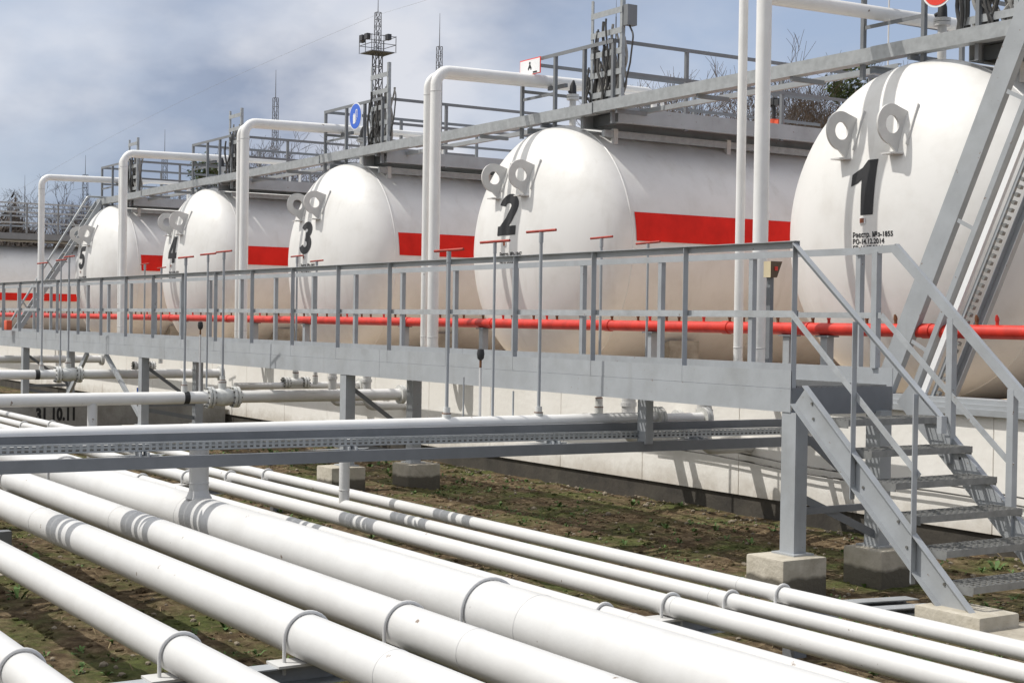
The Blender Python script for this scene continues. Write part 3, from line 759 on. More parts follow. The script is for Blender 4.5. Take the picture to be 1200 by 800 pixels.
def platform(i, cx, lab):
    xl, xr = cx - .72, cx + 1.42
    y0, y1 = 11.60, 17.2
    t = thing('tank_platform', (cx, y0, 4.45), lab, 'platform', 'railed galleries on top of the tanks')
    b = MB(); y = y0 + .06
    xm = cx + .58
    while y < y1: gp = .018 if rnd.random() < .35 else .0; b.box(xm + .06, xr - .06 - (.25 * rnd.random() if gp else 0), y, y + .2315 - gp, 4.60, 4.625); y += .232
    b.build('deck', 'grey_dark', t, smooth=False)
    for xx, s_, z0, hh in ((xr, -1, 4.42, .205), (xm, 1, 4.42, .205), (xl, 1, 4.47, .08)): MB().channel((xx, y0, z0), (xx, y1, z0), Z, X * s_, hh, .07, .008).build('side_beam', 'grey_paint', t, smooth=False)
    b = MB(); b.channel((xm + .01, y0 + .2, 4.45), (xr - .01, y0 + .2, 4.45), Z, Y, .14, .06, .007); b.build('front_beam', 'grey_dark', t, smooth=False)
    b = MB()
    for yy in (y0 + .25, y0 + 2.2, y0 + 4.2):
        for dx in (-.68, .95):
            zz = TZ + math.sqrt(TR ** 2 - dx ** 2); b.box(cx + dx - .035, cx + dx + .035, yy, yy + .07, zz - .02, 4.40)
    build_each(b, 'stub_leg', 'lug_white', t, smooth=False)
    b = MB(); b.bar((cx + .95, y0 + .1, 4.33), (cx + .95, y1, 4.33), .09, .06, Z); b.build('runner', 'galvanised', t, smooth=False)
    top, mid = 5.48, 5.06
    zb = 4.40
    for xx, yy in ((xl, y0 - .1), (cx + .1, y0 - .1), (cx + .78, y0 - .1), (xr, y0 - .1), (xr, y0 + 1.1), (xr, y0 + 2.8), (xr, y0 + 4.5), (xl, y0 + 1.4), (xl, y0 + 3), (xl, y0 + 4.6)):
        MB().angle((xx - .004, yy + .004, zb), (xx - .004, yy + .004, top - .008), -X, Y, .045, .006).build('post', 'grey_dark', t, smooth=False)
    b = MB()
    b.angle((xl, y0 - .1, top), (xr, y0 - .1, top), Y, -Z, .05, .006)
    for xx in (xl, xr): b.angle((xx, y0 - .1, top + .001), (xx, y1, top + .001), -X, -Z, .05, .006)
    build_each(b, 'top_rail', 'grey_dark', t, smooth=False)
    b = MB()
    for xx in (xl, xr): b.bar((xx, y0 - .08, mid), (xx, y1, mid), .045, .006, Z)
    b.bar((xl, y0 - .08, mid - .12), (cx + .1, y0 - .08, mid - .12), .04, .006, Z)
    build_each(b, 'mid_rail', 'grey_dark', t, smooth=False)
    return t
for i, cx in enumerate(TX): platform(i, cx, 'grey railed gallery on top of tank %d' % (i + 1))
for i in range(4):
    xr, xl = TX[i] - .66, TX[i + 1] + .08
    tag(kind='thing', o=MB().channel((xl, 11.95, 4.552), (xr, 11.95, 4.552), Z, Y, .06, .06, .006).build('tie_beam', 'grey_paint', smooth=False), label='thin grey tie beam below the cable trunking bridging the gap between tanks %d and %d' % (i + 1, i + 2), cat='beam', group='tie beams between the tank galleries')

# cable masts: ladder frames carrying loops of cable
def cable_mast(i, x0, wd, zt, lab):
    yy = 11.54; zb = 4.6
    t = thing('cable_mast', (x0, yy, zb), lab, 'cable mast', 'ladder frames with bundles of cable')
    b = MB()
    b.angle((x0 - wd / 2, yy, zb), (x0 - wd / 2, yy, zt), X, Y, .045, .005); b.angle((x0 + wd / 2, yy, zb), (x0 + wd / 2, yy, zt), -X, Y, .05, .005)
    build_each(b, 'upright', 'galvanised', t, smooth=False)
    b = MB(); z = zb + .2
    while z < zt: b.bar((x0 - wd / 2, yy - .004, z), (x0 + wd / 2, yy - .004, z), .075, .005, Z); z += .26
    build_each(b, 'rung', 'galvanised', t, smooth=False)
    if i == 1: MB().box(x0 + wd / 2 + .004, x0 + wd / 2 + .10, yy + .01, yy + .16, zt - .42, zt - .16).build('junction_box', 'grey_dark', t, smooth=False)
    r_ = random.Random(40 + i)
    for c in range(42):
        xa = ((c * 7 % 42) / 41 - .5) * wd * .98; xb = xa * .8 + (r_.random() - .5) * wd * .5; pts = []; n = 14; ph = r_.random() * 6; am = .02 + .05 * r_.random()
        zz1 = zt - .30 - (r_.random() ** 1.1) * (zt - zb) * .55
        for k in range(n + 1):
            q = k / n; lim = wd / 2 + .03
            xo = xa + (xb - xa) * q + am * math.sin(q * 8 + ph) * (1 - q * .6)
            pts.append((x0 + max(-lim, min(lim, xo)), yy + .02 + .003 * c - (.075 if c % 3 == 0 else 0) + math.cos(q * 7 + ph) * .015, zb + .02 + (zz1 - zb) * q))
        MB().tube(rounded(pts, .05, 2), .012 + .009 * r_.random(), 6).build('cable', ('cable_black', 'cable_grey', 'cable_grey')[c % 3], t)
    pts = rounded([(x0 + wd / 2 + .05, yy + .08, zt - .42), (x0 + wd / 2 + .16, yy + .06, zt - .55), (x0 + wd / 2 + .10, yy + .06, zt - .9), (x0 + wd / 2 + .0, yy + .05, zt - 1.2)], .12, 4)
    MB().tube(pts, .012, 6).build('cable', 'cable_black', t)
cable_mast(0, -9.70, .66, 5.9, 'cable mast at the upper right edge beside the gallery of tank 1')
cable_mast(1, -15.87, .68, 6.05, 'cable mast above tank 2, tallest seen whole against the sky')
cable_mast(2, -22.18, .62, 6.03, 'cable mast above tank 3 beside the round blue sign')
cable_mast(3, -28.35, .62, 5.97, 'cable mast above tank 4 behind the gooseneck of tank 3')
cable_mast(4, -34.55, .62, 5.97, 'cable mast above tank 5 behind the gooseneck of tank 4')

# ------------------------------------------------------------------ signs
def disc(x, y, z, r, th=.006, n=40): return MB().cyl((x, y, z), (x, y + th, z), r, n)
t = thing('round_sign', (-22.9, 11.40, 5.15), 'round blue sign with a white gas cylinder above tank 3', 'sign')
sx, sz = -22.80, 5.235
disc(sx, 11.42, sz, .225).build('rim', 'sign_white', t)
disc(sx, 11.416, sz, .208, .003).build('face', 'sign_blue', t)
b = MB(); b.box(sx - .075, sx + .0, 11.412, 11.4155, sz - .12, sz + .03); b.box(sx - .055, sx - .02, 11.412, 11.4155, sz + .031, sz + .05)
for a, c in (((sx + .02, sz - .1), (sx + .02, sz + .09)), ((sx + .07, sz - .03), (sx + .07, sz + .1)), ((sx + .02, sz + .095), (sx + .07, sz + .11)), ((sx + .0, sz - .06), (sx + .05, sz - .05))):
    b.bar((a[0], 11.414, a[1]), (c[0], 11.414, c[1]), .016, .003, Vector((c[1] - a[1], 0, a[0] - c[0])))
b.build('pictogram', 'sign_white', t, smooth=False)
t = thing('round_sign', (-10.4, 11.40, 5.2), 'round red-rimmed white prohibition sign cut by the top edge', 'sign')
sx, sz = -10.23, 5.18
disc(sx, 11.42, sz, .215).build('rim', 'sign_white', t); disc(sx, 11.416, sz, .195, .003).build('red_ring', 'sign_red', t); disc(sx, 11.412, sz, .125, .003).build('face', 'sign_white', t)
b = MB(); b.bar((sx - .1, 11.410, sz + .1), (sx + .1, 11.410, sz - .1), .035, .002, Vector((1, 0, 1))); b.build('red_bar', 'sign_red', t, smooth=False)
t = thing('square_sign', (-17.5, 11.47, 5.3), 'small white sign with red edge and black pictogram above tank 2', 'sign')
b = MB(); b.box(-17.80, -17.28, 11.462, 11.468, 5.25, 5.475); b.build('red_edge', 'sign_red', t, smooth=False)
b = MB(); b.box(-17.785, -17.295, 11.457, 11.461, 5.262, 5.46); b.build('face', 'sign_white', t, smooth=False)
b = MB(); v = [(-17.59, 11.455, 5.34), (-17.49, 11.455, 5.34), (-17.54, 11.455, 5.41)]; b.add(v, [(0, 1, 2)]); b.box(-17.555, -17.525, 11.453, 11.456, 5.40, 5.43); b.box(-17.58, -17.56, 11.453, 11.456, 5.32, 5.345); b.box(-17.52, -17.50, 11.453, 11.456, 5.32, 5.345); b.box(-17.46, -17.36, 11.453, 11.456, 5.27, 5.29)
b.build('pictogram', 'ink', t, smooth=False)

# ------------------------------------------------------------------ pipes along the row in the foreground
def ubolt_parts(sup, x, y, z, r, zplate):
    R_ = r + .011
    pts = [(x, y - R_, zplate - .06), (x, y - R_, z)] + [(x, y + R_ * math.cos(a), z + R_ * math.sin(a)) for a in [PI - PI * i / 16 for i in range(1, 16)]] + [(x, y + R_, z), (x, y + R_, zplate - .06)]
    MB().tube(pts, .0095, 10).build('u_bolt', 'pipe_white', sup)
    MB().box(x - .075, x + .075, y - R_ - .06, y + R_ + .06, zplate - .012, zplate).build('saddle_plate', 'pipe_white', sup, smooth=False)
ZB = .20
PIPES = [  # y, radius, bottom
    (1.757, .090, ZB, 'white pipe cut by the lower left corner, nearest of the ground pipes'),
    (2.477, .0905, ZB, 'white ground pipe second from the lower left corner'),
    (3.115, .110, ZB, 'thick white ground pipe with grey shadow bands, third from the lower left corner'),
    (3.655, .110, ZB, 'thick white ground pipe, fourth from the lower left, left of the thickest pipe'),
    (4.15, .160, ZB - .02, 'thickest white ground pipe with the wide riser on it'),
    (4.89, .052, ZB, 'thin white ground pipe tucked beside the thickest pipe'),
    (5.357, .059, ZB, 'thin white ground pipe, third from the soil strip'),
    (5.80, .048, ZB, 'thin white ground pipe with the narrow riser on it'),
    (6.20, .049, ZB, 'thin white ground pipe nearest the concrete blocks and soil strip'),
]
pipe_objs = []
for i, (y, r, zb, lab) in enumerate(PIPES):
    z = zb + r
    t = thing('ground_pipe', (-10, y, zb), lab, 'pipe', 'white pipes laid side by side on the ground')
    MB().tube([(-48 if i > 2 else -30, y, z), (3.5, y, z)], r, 40).build('pipe', 'pipe_white', t)
    b = MB()
    for xx in (-5.35 - .21 * i, -11.6 + .17 * i, -17.2): b.lathe([(-.006, r - .0005), (-.003, r + .0022), (.003, r + .0022), (.006, r - .0005)], (xx, y, z), X, 40)
    build_each(b, 'weld_bead', 'pipe_white', t)
    pipe_objs.append(t)
for si, (sx, lab) in enumerate(((-6.66, 'pipe support under the nine ground pipes at the lower edge of the view'), (-14.25, 'pipe support under the nine ground pipes beyond the cable rack'), (-22.0, 'pipe support under the nine ground pipes at the far left'))):
    sup = thing('pipe_support', (sx, 4, GZ), lab, 'pipe support', 'supports under the ground pipes')
    MB().channel((sx - .05, 1.2, ZB - .012 - .10), (sx - .05, 6.6, ZB - .012 - .10), Z, X, .10, .11, .007).build('cross_beam', 'grey_paint', sup, smooth=False)
    for yy in (1.6, 4.0, 6.3):
        MB().box(sx - .05, sx + .05, yy - .05, yy + .05, GZ - .1, ZB - .113).build('leg', 'grey_dark', sup, smooth=False)
    for (y, r, zb, _) in PIPES: ubolt_parts(sup, sx, y, zb + r, r, ZB - .0005 if zb == ZB else zb - .0005)
# a lone grey post with a slab, seen between the near pipes
sup = thing('pipe_support', (-11.75, 2.9, GZ), 'short grey post on a pale slab beneath the third ground pipe', 'pipe support', 'supports under the ground pipes')
MB().box(-11.80, -11.70, 2.9, 3.0, GZ + .03, ZB - .002).build('leg', 'grey_dark', sup, smooth=False)
MB().box(-11.95, -11.45, 2.75, 3.15, GZ - .1, GZ + .03).build('slab', 'concrete', sup, smooth=False)
# risers on pipes 5 and 8
RX = -10.82
b = MB(); b.tube([(RX, 4.15, .36), (RX, 4.15, .50), (RX, 4.15, .86)], .073, 26); b.lathe([(-.006, .072), (-.003, .077), (.003, .077), (.006, .072)], (RX, 4.15, .60), Z, 26); b.lathe([(0, .10), (.02, .088), (.05, .076), (.06, .072)], (RX, 4.15, .485), Z, 26)
b.build('riser', 'pipe_white', pipe_objs[4])
b = MB(); b.tube(rounded([(-11.70, 5.80, .25), (-11.70, 5.80, .80), (-11.70, 8.4, .80)], .12), .045, 20); b.lathe([(-.005, .044), (-.002, .049), (.002, .049), (.005, .044)], (-11.70, 5.8, .38), Z, 20)
b.build('riser', 'pipe_white', pipe_objs[7])

# ------------------------------------------------------------------ pipes towards the tanks, with valves
def cross_pipe(x, z, r, y0, y1, lab, drop=None):
    t = thing('tank_pipe', (x, y0, z - r), lab, 'pipe', 'white pipes running under the walkway to the tanks')
    MB().tube([(x, y0, z), (x, y1, z)], r, 26).build('pipe', 'riser_white', t)
    b = MB(); b.lathe([(-.03, r), (-.03, r + .05), (.0, r + .05), (.0, r)], (x, y1, z), Y, 26); b.lathe([(.006, r), (.006, r + .05), (.036, r + .05), (.036, 0)], (x, y1, z), Y, 26)
    build_each(b, 'flange', 'valve_white', t)
    return t
def ball_valve(x, y, z, r, lab, bands=True, s=1.0):
    t = thing('ball_valve', (x, y, z), lab, 'valve', 'white flanged valves under the walkway')
    L_ = .17 * s
    b = MB(); b.lathe([(-L_, r * .9), (-L_ * .7, r * 1.25), (-L_ * .2, r * 1.45), (L_ * .4, r * 1.45), (L_ * .8, r * 1.2), (L_, r * .9)], (x, y, z), Y, 28); b.build('body', 'valve_white', t)
    for d in (-L_, L_):
        for dd in (-.022, .022):
            b = MB(); b.lathe([(-.016, r), (-.016, r * 1.75), (.016, r * 1.75), (.016, r)], (x, y + d + dd, z), Y, 30); build_each(b, 'flange', 'valve_white', t)
        b = MB()
        for k in range(10):
            a = 2 * PI * k / 10; p = Vector((x + r * 1.48 * math.cos(a), y + d, z + r * 1.48 * math.sin(a))); b.cyl(p - Y * .055, p + Y * .055, .012, 6)
        build_each(b, 'bolt', 'bolt', t)
    b = MB(); b.cyl((x, y, z + r), (x, y, z + r + .13 * s), .05 * s, 18); b.cyl((x, y, z + r + .13 * s), (x, y, z + r + .19 * s), .035 * s, 16); b.build('stem', 'valve_white', t)
    b = MB(); b.cyl((x, y, z + r + .105 * s), (x, y, z + r + .115 * s), .052 * s, 18); b.build('rust_ring', 'rust', t)
    return t
def band(pipe, x, y, z, r):
    MB().lathe([(-.035, r), (-.035, r + .003), (.035, r + .003), (.035, r)], (x, y, z), Y, 28).build('black_band', 'bracket_black', pipe)
# tank 2 line above the cable rack
p2 = cross_pipe(-10.88, .982, .060, 1.0, 8.55, 'white pipe lying just above the cable rack in front')
t = cross_pipe(-10.998, .965, .052, 1.0, 9.2, 'thin unseen pipe added behind the pipe above the cable rack to widen its shadow')  # extra unseen pipe, put in to widen the shadow band on the ground pipes
# tank 3 line with the big valve
p3 = cross_pipe(-18.0, .838, .077, 3.0, 9.75, 'white pipe with black band and flanged valve at mid left')
band(p3, -18.0, 6.72, .838, .077)
ball_valve(-18.0, 7.20, .838, .077, 'flanged white valve nearest the view, at mid left before the walkway')
b = MB(); b.tube(rounded([(-18.0, 5.55, .84), (-18.0, 5.55, -.1)], .1), .06, 18); b.build('drop_leg', 'pipe_white', p3)
p4 = cross_pipe(-24.6, .875, .077, 3.0, 9.8, 'white pipe with black band farther back at the left edge')
band(p4, -24.6, 6.68, .875, .077)
ball_valve(-24.6, 7.18, .875, .077, 'flanged white valve farther back near the left edge')
p5 = cross_pipe(-31.2, .93, .077, 3.0, 9.8, 'white pipe farthest back at the left edge under the walkway')
ball_valve(-31.2, 7.1, .93, .077, 'small distant flanged valve farthest back at the left edge')
# rear valves by the wall
rp = cross_pipe(-12.75, .82, .05, 8.7, 10.3, 'short white pipe behind the cable rack near the wall, right of centre')
ball_valve(-12.75, 9.25, .82, .05, 'white valve showing above the cable rack, right of centre', s=.9)
rp2 = cross_pipe(-20.3, .86, .05, 8.3, 10.3, 'short white pipe behind the flanged valve near the wall')
ball_valve(-20.3, 9.25, .90, .05, 'white valve behind the walkway column, left of centre', s=.9)
ball_valve(-26.8, 9.2, .93, .05, 'white valve seen under the walkway at the left', s=.9)
# vertical drops in front of the wall
for xx, yy, r, lab in ((-12.9, 9.75, .075, 'white drop pipe below the walkway, left one behind the cable rack'), (-11.65, 9.75, .075, 'white drop pipe below the walkway, right one behind the cable rack'),
                       (-20.1, 9.75, .06, 'white drop pipe against the wall left of the walkway column'), (-19.0, 9.75, .06, 'white drop pipe against the wall right of the walkway column')):
    t = thing('drop_pipe', (xx, yy, .8), lab, 'pipe', 'white drop pipes against the wall')
    MB().tube(rounded([(xx, yy, 1.22), (xx, yy, .62), (xx, 10.36, .62)], .12), r, 18).build('pipe', 'pipe_white', t)
    b = MB(); b.lathe([(-.02, r), (-.02, r + .012), (.02, r + .012), (.02, r)], (xx, yy, .98), Z, 20); b.build('collar', 'pipe_white', t)

# valve spindles with red T handles
def spindle(x, y, zb, zt, lab, r=.014, bar_=.18, ang=0, base=True):
    t = thing('valve_spindle', (x, y, zb), lab, 'valve spindle', 'valve spindles with red T handles')
    MB().cyl((x, y, zb), (x, y, zt), r, 12).build('rod', 'grey_paint', t)
    d = Vector((math.cos(ang), math.sin(ang), .02)) * bar_
    MB().tube([Vector((x, y, zt + .008)) - d, Vector((x, y, zt + .012)) + d], .012, 10).build('handle', 'handle_red', t)
    b = MB(); b.cyl((x, y, zt - .09), (x, y, zt - .0), r * 1.35, 12); b.build('sleeve', 'grey_paint', t)
    if base:
        b = MB(); b.cyl((x, y, zb - .10), (x, y, zb + .02), r * 2.6, 16); b.cyl((x, y, zb + .02), (x, y, zb + .075), r * 2.0, 16); cp = b.build('coupling', 'valve_white', t)
        b = MB(); b.cyl((x, y, zb + .019), (x, y, zb + .027), r * 2.65, 16); b.build('rust_ring', 'rust', cp)
SP = [  # x, y, zb, zt, handle angle
    (-10.88, 6.33, 1.05, 2.42, .25, True, 'T-handled valve spindle left of the middle three before tank 2'),
    (-10.88, 6.78, 1.00, 2.51, .25, False, 'T-handled valve spindle in front of the figure 2'),
    (-10.88, 7.25, 1.04, 2.62, .25, True, 'T-handled valve spindle standing tallest, right of the figure 2'),
    (-12.75, 9.25, 1.04, 2.72, .1, True, 'T-handled valve spindle behind the rail with the widest handle, right of the tallest'),
    (-12.0, 9.28, 1.0, 2.64, .1, False, 'T-handled valve spindle behind the rail, rightmost of all'),
    (-18.0, 7.20, 1.03, 2.66, .2, True, 'T-handled valve spindle rising from the flanged valve at mid left'),
    (-18.0, 6.99, .96, 2.62, .2, False, 'thin T-handled valve spindle just left of the flanged valve at mid left'),
    (-18.0, 6.70, .97, 2.57, .2, True, 'T-handled valve spindle beside the figure 4 with a short handle'),
    (-20.3, 9.25, 1.10, 2.74, .1, True, 'T-handled valve spindle behind the rail below the figure 3'),
    (-19.8, 9.33, 1.0, 2.66, .1, True, 'T-handled valve spindle behind the rail right of the figure 3'),
    (-24.6, 7.18, 1.06, 2.78, .2, True, 'T-handled valve spindle rising from the farther valve near the left edge'),
    (-24.6, 7.05, 1.0, 2.72, .2, False, 'thin T-handled valve spindle just left of the farther valve'),
    (-24.6, 6.75, 1.0, 2.66, .2, True, 'T-handled valve spindle left of the farther valve before the tank 5 gooseneck'),
    (-26.8, 9.2, 1.1, 2.78, .1, True, 'T-handled valve spindle behind the rail in front of tank 5'),
    (-26.2, 9.3, 1.1, 2.70, .1, True, 'lowest T-handled valve spindle behind the rail right of tank 5'),
]
for x, y, zb, zt, a, base, lab in SP: spindle(x, y, zb, zt, lab, .015 if base else .012, .17, a, base)

# thin rods and detector stalks
for x, y, z0, z1, blk, lab in ((-11.2, 6.85, .95, 1.56, True, 'thin white stalk with a black detector head in the middle before the walkway'), (-18.0, 6.9, .9, 1.74, True, 'thin white stalk with a black detector head at mid left before the walkway'),
                               (-11.9, 7.1, .9, 1.33, False, 'bare thin rod left of the middle detector stalk'), (-10.9, 7.0, .95, 1.25, False, 'bare short rod between the two middle valve spindles')):
    t = thing('detector_stalk' if blk else 'thin_rod', (x, y, z0), lab, 'detector' if blk else 'rod')
    MB().cyl((x, y, z0), (x, y, z1 - (.12 if blk else 0)), .0125 if blk else .008, 10).build('stalk', 'pipe_white' if blk else 'grey_paint', t)
    if blk:
        b = MB(); b.lathe([(-.055, .012), (-.04, .028), (0, .034), (.04, .028), (.05, .0)], (x, y, z1), Z, 16); b.build('head', 'bracket_black', t)
        MB().cyl((x, y, z1 - .13), (x, y, z1 - .05), .011, 8).build('neck', 'rust', t)

# ------------------------------------------------------------------ cable rack across the view
rk = thing('cable_rack', (-10.5, 6, .7), 'long grey cable rack with slotted tray crossing low over the white ground pipes', 'cable rack')
def zr(y, a, c): return a + (c - a) * (y - 2.65) / 7.15
def rack_bar(x, za, zc, h, bdep, name, m):
    ya, yb = .6, 10.28
    b = MB(); b.channel((x, ya, zr(ya, za, zc)), (x, yb, zr(yb, za, zc)), Z, -X, h, bdep, .006); b.build(name, m, rk, smooth=False)
rack_bar(-10.42, .765, .722, .088, .06, 'lower_beam', 'grey_dark')
rack_bar(-10.69, .925, .885, .072, .05, 'upper_beam', 'grey_dark')
# slotted tray
xa = -10.50
def ty(y): return zr(y, .890, .833)
b = MB(); H = .062; pitch = .05; y = .6
for (z0, z1) in ((0, .010), (.026, .036), (.052, H)): b.bar((xa, .6, ty(.6) + (z0 + z1) / 2), (xa, 10.2, ty(10.2) + (z0 + z1) / 2), z1 - z0, .003, Z)
while y < 10.15:
    zc_ = ty(y)
    b.box(xa - .0012, xa + .0012, y, y + .022, zc_ + .0101, zc_ + .0259); b.box(xa - .0012, xa + .0012, y, y + .022, zc_ + .0361, zc_ + .0519); y += pitch
b.bar((xa - .026, .6, ty(.6) - .002), (xa - .026, 10.2, ty(10.2) - .002), .05, .003, X)
b.bar((xa - .052, .6, ty(.6) + H / 2 - .008), (xa - .052, 10.2, ty(10.2) + H / 2 - .008), H * .7, .003, Z)
b.bar((xa - .008, .6, ty(.6) + H), (xa - .008, 10.2, ty(10.2) + H), .018, .003, X)
b.build('slotted_tray', 'galvanised', rk, smooth=False)
b = MB()
for k in range(3): b.tube([(xa - .014 - .011 * k, .7, ty(.7) + .012), (xa - .02 - .011 * k, 10.2, ty(10.2) + .012)], .007, 6)
b.build('cable', 'cable_black', rk)
for yy in (1.2, 3.6, 5.25, 7.15, 8.7):
    b = MB(); z = ty(yy)
    zb_ = zr(yy, .765, .722) + .0885
    for dy in (-.03, .03): b.box(xa - .05, xa + .06, yy + dy - .006, yy + dy + .006, zb_, z - .004)
    b.add([(xa - .10, yy - .34, zb_ + .002), (xa + .05, yy - .10, zb_ + .002), (xa + .05, yy + .10, zb_ + .002), (xa - .10, yy + .22, zb_ + .002)], [(0, 1, 2, 3)])
    b.box(xa - .24, xa - .052, yy - .02, yy + .02, z - .03, z - .006)
    build_each(b, 'bracket', 'grey_paint', rk, smooth=False)
for yy in (1.0, 9.9):
    MB().box(-10.6, -10.5, yy - .05, yy + .05, GZ - .1, .74).build('leg', 'grey_dark', rk, smooth=False)

# ------------------------------------------------------------------ small things
t = thing('alarm_box', (-9.85, 9.0, 1.2), 'cream wedge-shaped alarm box on a grey post behind the walkway rail', 'alarm box')
MB().box(-9.90, -9.85, 8.96, 9.0, 1.2, 2.30).build('post', 'grey_dark', t, smooth=False)
b = MB(); b.prof((-9.90, 0, 0), (-9.81, 0, 0), [(8.93, 2.40), (9.06, 2.40), (9.0, 2.26), (8.93, 2.26)], Y, Z); b.build('housing', 'box_brown', t, smooth=False)
b = MB(); b.add([(-9.90, 8.926, 2.26), (-9.81, 8.926, 2.26), (-9.81, 8.926, 2.40), (-9.90, 8.926, 2.40)], [(0, 1, 2, 3)]); b.build('cover', 'cream', t, smooth=False)
b = MB(); b.box(-9.809, -9.80, 8.97, 9.0, 2.32, 2.355); b.build('button', 'sign_red', t, smooth=False)
t = tag(MB().box(-30.2, -30.0, 7.55, 7.66, 1.53, 1.72).build('fire_bucket', 'orange_red', smooth=True, bevel=.02), 'small orange-red fire box on the walkway board at the left edge', 'fire box')
b = MB(); b.cyl((-24.3, 8.3, .50), (-24.3, 8.3, .66), .07, 14); b.cyl((-24.3, 8.3, .66), (-24.3, 8.3, .69), .03, 12)
tag(b.build('blue_motor', 'blue_plastic'), 'small bright blue capped fitting behind the leaning grey brace at left', 'fitting')
# low grey kerb wall with painted date
kw = thing('kerb_wall', (-25.6, 7, GZ), 'low grey concrete kerb with a black painted date at the left', 'kerb')
kw['kind'] = 'thing'
b = MB(); b.box(-25.9, -25.6, 1.0, 10.3, GZ - .1, .30); b.build('block', 'concrete_grey', kw, smooth=False)
me = text_mesh('31 10.11', .30, 1.05, .016)
bm = bmesh.new(); bm.from_mesh(me)
for v in bm.verts: v.co = Vector((-25.595, 7.28 + v.co.x * .62, .155 + v.co.y * .95))
me2 = bpy.data.meshes.new('painted_date'); bm.to_mesh(me2); bm.free(); me2.materials.append(M['ink'])
o = bpy.data.objects.new('painted_date', me2); COL.objects.link(o); o.parent = kw; o.matrix_parent_inverse = kw.matrix_world.inverted()
# slack cables on the wall
for i, (dz, lab) in enumerate(((0, 'slack black cable hanging low along the cream wall, upper strand'), (-.07, 'slack black cable hanging low along the cream wall, lower strand'))):
    pts = [(-13.2 + .5 * k, 10.30, .56 + dz + .02 * math.sin(k * .9) - .012 * k) for k in range(11)]
    tag(MB().tube(pts, .008, 6).build('wall_cable', 'cable_black'), lab, 'cable')

# ------------------------------------------------------------------ distant masts
def ray_at(px, py, depth):
    return CAM + (Fw + Rt * ((px - 600) / FPX) + Up * ((400 - py) / FPX)) * depth
def lattice(b, x, y, z0, z1, w0, w1, r, step):
    n = max(2, int((z1 - z0) / step))
    cs = [(-1, -1), (1, -1), (1, 1), (-1, 1)]
    P = lambda i, c: Vector((x + c[0] * (w0 + (w1 - w0) * i / n) / 2, y + c[1] * (w0 + (w1 - w0) * i / n) / 2, z0 + (z1 - z0) * i / n))
    for c in cs: b.tube([P(0, c), P(n, c)], r, 4)
    for i in range(n):
        for k in range(4):
            a, c = cs[k], cs[(k + 1) % 4]
            b.tube([P(i, a), P(i + 1, c)] if i % 2 else [P(i, c), P(i + 1, a)], r * .7, 4)
            b.tube([P(i + 1, a), P(i + 1, c)], r * .7, 4)
MS = [(29, 225, 205, 170, 'thin distant mast at the far left edge'), (100, 205, 182, 130, 'distant lattice mast left of the gooseneck of tank 4'), (193, 183, 152, 120, 'distant lattice mast behind the gooseneck of tank 4'),
      (323, 115, 82, 100, 'distant lattice mast behind the gooseneck of tank 3'), (515, 55, 16, 90, 'distant lattice mast behind the gooseneck of tank 2'), (1043, -60, -90, 60, 'thin pale mast behind the gallery of tank 1'), (722, 20, 0, 110, 'thin distant mast behind the cable mast of tank 2')]
for px, pt, ps, dp, lab in MS:
    q = ray_at(px, pt, dp); s_ = ray_at(px, ps, dp)
    t = thing('lightning_mast', (q.x, q.y, GZ), lab, 'mast', 'distant lightning masts')
    thin = px in (29, 1043, 722)
    b = MB()
    if thin: b.tube([(q.x, q.y, GZ), (q.x, q.y, q.z)], .045 if px != 1043 else .03, 6)
    else: lattice(b, q.x, q.y, GZ, q.z, .42 * dp / 105, .30 * dp / 105, .022, .55)
    b.build('lattice', 'mast_steel' if px != 1043 else 'pipe_white', t, smooth=False)
    MB().tube([(q.x, q.y, q.z), (q.x, q.y, s_.z)], [.03, .012], 5).build('spike', 'mast_steel', t)
# floodlight tower
dp = 95; q = ray_at(443, 15, dp); pl = ray_at(443, 63, dp)
t = thing('floodlight_tower', (q.x, q.y, GZ), 'distant lattice tower with a floodlight platform behind the cable mast of tank 3', 'tower')
b = MB(); lattice(b, q.x, q.y, GZ, pl.z, .7, .45, .04, .8); lattice(b, q.x, q.y, pl.z, q.z, .34, .30, .025, .4); b.build('lattice', 'mast_steel', t, smooth=False)
b = MB(); b.box(q.x - .8, q.x + .8, q.y - .8, q.y + .8, pl.z, pl.z + .06)
for zz in (.5, 1.0):
    for a, c in (((-1, -1), (1, -1)), ((1, -1), (1, 1)), ((1, 1), (-1, 1)), ((-1, 1), (-1, -1))): b.tube([(q.x + .85 * a[0], q.y + .85 * a[1], pl.z + zz), (q.x + .85 * c[0], q.y + .85 * c[1], pl.z + zz)], .025, 4)
for a in ((-1, -1), (1, -1), (1, 1), (-1, 1), (0, -1), (1, 0)): b.tube([(q.x + .85 * a[0], q.y + .85 * a[1], pl.z), (q.x + .85 * a[0], q.y + .85 * a[1], pl.z + 1.05)], .025, 4)
b.build('platform', 'mast_steel', t, smooth=False)
for a in ((-.85, -.6), (-.3, -.9), (.4, -.9), (.9, .3)):
    b = MB(); b.box(q.x + a[0] - .2, q.x + a[0] + .2, q.y + a[1] - .15, q.y + a[1] + .1, pl.z + .75, pl.z + 1.1); b.build('floodlight', 'lamp_dark', t, smooth=False)
MB().tube([(q.x, q.y, q.z), (q.x, q.y, q.z + 1.4)], [.03, .012], 5).build('spike', 'mast_steel', t)
